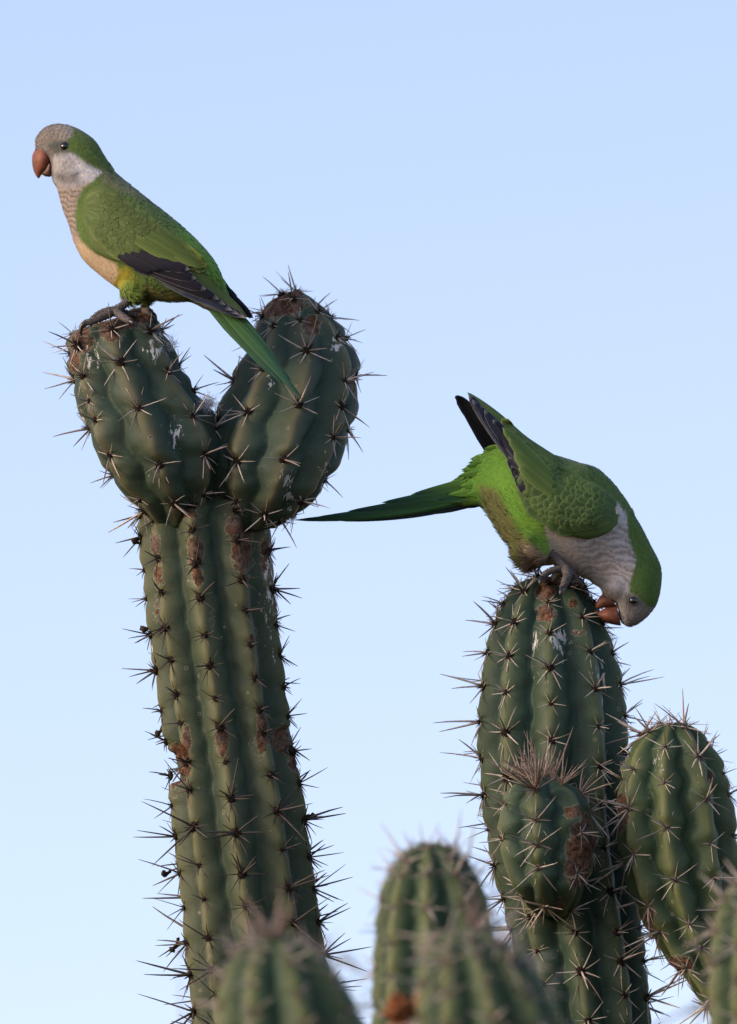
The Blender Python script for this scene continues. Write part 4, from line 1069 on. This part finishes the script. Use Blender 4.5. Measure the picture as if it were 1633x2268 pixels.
def size2(u, v, y):
    if u > 1340 and v > 1270: return (0.0036, 0.0008, 0.00035, 0.12)
    if u < 1235 and v > 1120 - 0.2 * (u - 1080): return (0.0115, 0.0006, 0.0026 if u < 1160 else 0.0014, 0.26)
    if u > 1230 and v > 1150: return (0.0040, 0.0010, 0.0004, 0.15)
    return (0.0085, 0.0020, 0.0012, 0.13)


b2.plumage(19000, size2, skip2)
b2.eye(1403, 1331, 1, 0.0037, 0.6); b2.eye(1403, 1331, -1, 0.0037, 0.6)
b2.loft('upper_beak', [((1376, 1386), (1366, 1338)), ((1362, 1384), (1357, 1341)), ((1346, 1380), (1345, 1344)), ((1332, 1372), (1334, 1351)), ((1322, 1362), (1326, 1354)), ((1316, 1353), (1319, 1351))], [27, 27, 23, 15, 8, 3], M_BEAK)
b2.loft('lower_beak', [((1370, 1346), (1342, 1312)), ((1354, 1347), (1334, 1316)), ((1341, 1346), (1327, 1324)), ((1330, 1348), (1321, 1334)), ((1323, 1349), (1319, 1343))], [25, 22, 16, 10, 4], M_BEAK_L)
b2.foot([(1218, 1222, -0.020), (1236, 1242, -0.023), (1252, 1260, -0.027)], [0.0044, 0.0038, 0.0046],
        [([(1252, 1259, -0.027), (1258, 1274, -0.034), (1252, 1290, -0.040), (1246, 1304, -0.044)], [0.0046, 0.0042, 0.0037, 0.0028]),
         ([(1248, 1258, -0.026), (1228, 1262, -0.026), (1210, 1270, -0.026), (1200, 1282, -0.028)], [0.0044, 0.0036, 0.0031, 0.0024]),
         ([(1252, 1260, -0.024), (1268, 1272, -0.016), (1282, 1290, -0.014)], [0.004, 0.0034, 0.0026]),
         ([(1248, 1260, -0.022), (1236, 1272, -0.012), (1226, 1284, -0.006)], [0.004, 0.0034, 0.0026])],
        [([(1247, 1302, -0.044), (1243, 1312, -0.047), (1242, 1322, -0.047)], [0.0024, 0.0018, 0.0004]),
         ([(1201, 1280, -0.028), (1197, 1288, -0.031), (1197, 1296, -0.032)], [0.0022, 0.0016, 0.0004]),
         ([(1281, 1288, -0.014), (1287, 1294, -0.014), (1289, 1303, -0.014)], [0.0024, 0.0018, 0.0004])])
b2.foot([(1225, 1235, 0.018), (1245, 1258, 0.020), (1262, 1272, 0.020)], [0.0042, 0.0037, 0.0044],
        [([(1262, 1271, 0.020), (1278, 1284, 0.018), (1292, 1300, 0.014), (1298, 1314, 0.012)], [0.0044, 0.004, 0.0034, 0.0027]), ([(1260, 1272, 0.02), (1240, 1274, 0.022), (1222, 1280, 0.022)], [0.004, 0.0034, 0.0026]), ([(1262, 1272, 0.02), (1262, 1280, 0.03), (1258, 1290, 0.04)], [0.004, 0.0034, 0.0026])],
        [([(1298, 1312, 0.012), (1301, 1322, 0.010), (1299, 1331, 0.008)], [0.0024, 0.0018, 0.0004])])


# ------------------------------------------------------------------ small loose things
M_DRY = plain('dried_flower', (0.045, 0.032, 0.024), 0.95, 0.1, 300, 0.5)
stemA = [o for o in rootA.children if o.name.startswith('stem')][0]
for i, (u, v, du, dv, L) in enumerate([(303, 1192, -14, -16, 26), (322, 1384, -14, 6, 22), (351, 1612, -8, 8, 20), (366, 1926, -14, -2, 24), (384, 2090, -10, 16, 26), (690, 1800, 12, -10, 20)]):
    R_ = random.Random(i + 900); pts = []
    for k in range(9):
        t = k / 8; a = t * R_.uniform(3.0, 5.0)
        pts.append(P(u + du * (t * 1.5 - 1.0) + 5 * math.sin(a), v + dv * (t * 1.5 - 1.0) * 0.8 + 5 * (1 - math.cos(a)), YA + 0.003 * math.sin(a * 1.3)) - rootA.location)
    V, F = [], []
    for k, p in enumerate(pts):
        d = (pts[min(8, k + 1)] - pts[max(0, k - 1)]).normalized(); sd = d.cross(Vector((0, 1, 0))).normalized(); b_ = Vector((0, 1, 0))
        r = 0.0011 + (0.0016 if k in (6, 7) else 0.0) + 0.0004 * R_.random()
        for j in range(6):
            t = 2 * math.pi * j / 6; V.append(p + (sd * math.cos(t) + b_ * math.sin(t)) * r)
    for k in range(8):
        for j in range(6):
            q = (j + 1) % 6; F.append((k * 6 + j, k * 6 + q, (k + 1) * 6 + q, (k + 1) * 6 + j))
    F.append(tuple(range(6))); F.append(tuple(48 + j for j in range(6))[::-1])
    link('dried_flower', new_mesh('dried_flower', V, F, M_DRY, recalc=True), stemA)


def down(name, label, u, v, y, ru, rv, n, seed):
    R = random.Random(seed); base = P(u, v, y); V, F, C, FM = [], [], [], []
    for i in range(n):
        p0 = Vector((R.gauss(0, ru * 0.35) * S, R.gauss(0, ru * 0.2) * S, R.gauss(0, rv * 0.35) * S))
        d = Vector((R.gauss(0, 1), R.gauss(0, 0.6), R.gauss(0.2, 1))).normalized()
        cone_spine(V, F, C, FM, p0, d, R.uniform(0.5, 1.1) * ru * S, 0.00011, Vector((R.uniform(-.6, .6), R.uniform(-.6, .6), R.uniform(-.5, .5))), 0, 0, 3)
    o = link(name, new_mesh(name, V, F, M_DOWN, C, True, 'Col', FM), None, base)
    o['label'] = label; o['category'] = 'feather'


down('down_feather', 'tuft of white down caught in the fork between the two lobes', 462, 893, -0.012, 22, 15, 260, 3)
down('down_feather', 'wisp of white down snagged on spines below the head of the bent-over parakeet', 1346, 1416, 0.052, 20, 14, 130, 4)
down('down_feather', 'wisp of white down snagged beside the left lobe under the upright parakeet', 380, 764, -0.004, 18, 18, 110, 5)

# shrivelled fruit near the bottom edge
bm = bmesh.new()
for i in range(7):
    rr = random.Random(i + 60)
    mx = Matrix.Translation((rr.uniform(-0.016, 0.016), rr.uniform(-0.008, 0.008), rr.uniform(-0.02, 0.012))) @ Matrix.Diagonal((rr.uniform(0.007, 0.012), 0.009, rr.uniform(0.007, 0.011), 1))
    bmesh.ops.create_icosphere(bm, subdivisions=3, radius=1, matrix=mx)
for v in bm.verts:
    v.co += v.co.normalized() * (0.006 * noise.noise(v.co * 150) + 0.004 * noise.noise(v.co * 420))
me = bpy.data.meshes.new('withered_fruit'); bm.to_mesh(me); bm.free(); me.materials.append(M_RUST)
o = link('withered_fruit', me, None, P(893, 2262, -1.15)); o['label'] = 'rust-orange withered fruit wedged between the two blurred cactus tips'; o['category'] = 'fruit'


# bare twigs of a shrub far behind
def shrub(u, v_top, y0, label, seed, hgt):
    R = random.Random(seed); base = base_at(u, y0); V, F, C, FM = [], [], [], []
    topz = P(u, v_top, y0).z
    def grow(p, d, L, r, lev):
        cone_spine(V, F, C, FM, p, d, L, r, Vector((R.uniform(-.1, .1), R.uniform(-.1, .1), 0.02)), 0, 0, 5)
        if lev == 0: return
        for i in range(4):
            t = R.uniform(0.35, 0.95); dd = (d + Vector((R.gauss(0, .6), R.gauss(0, .5), R.gauss(0.0, .4)))).normalized()
            grow(p + d * L * t, dd, L * R.uniform(0.35, 0.6), r * 0.55, lev - 1)
    for i in range(9):
        p = Vector((R.gauss(0, 0.05), R.gauss(0, 0.05), 0))
        h = topz - R.uniform(0.02, 0.16)
        d = Vector((R.gauss(0, 0.035), R.gauss(0, 0.03), 1)).normalized()
        cone_spine(V, F, C, FM, p, d, h, 0.006, Vector((0, 0, 0)), 0, 0, 5)
        for q in range(12):
            t = R.uniform(0.82, 1.0)
            dd = Vector((R.gauss(0, .7), R.gauss(0, .6), R.uniform(0.2, 1))).normalized()
            grow(p + d * h * t, dd, R.uniform(0.05, 0.13), 0.0016, 2)
    r = thing('bare_shrub', label, 'shrub', base)
    link('branches', new_mesh('branches', V, F, M_TWIG, C, True, 'Col', FM), r)


shrub(795, 1990, 2.2, 'faint bare twigs of a dry shrub far behind the gap beside the forked stem', 5, 1)
shrub(1530, 2150, 2.4, 'faint bare twigs of a dry shrub far behind the gap under the leaning limb', 9, 1)
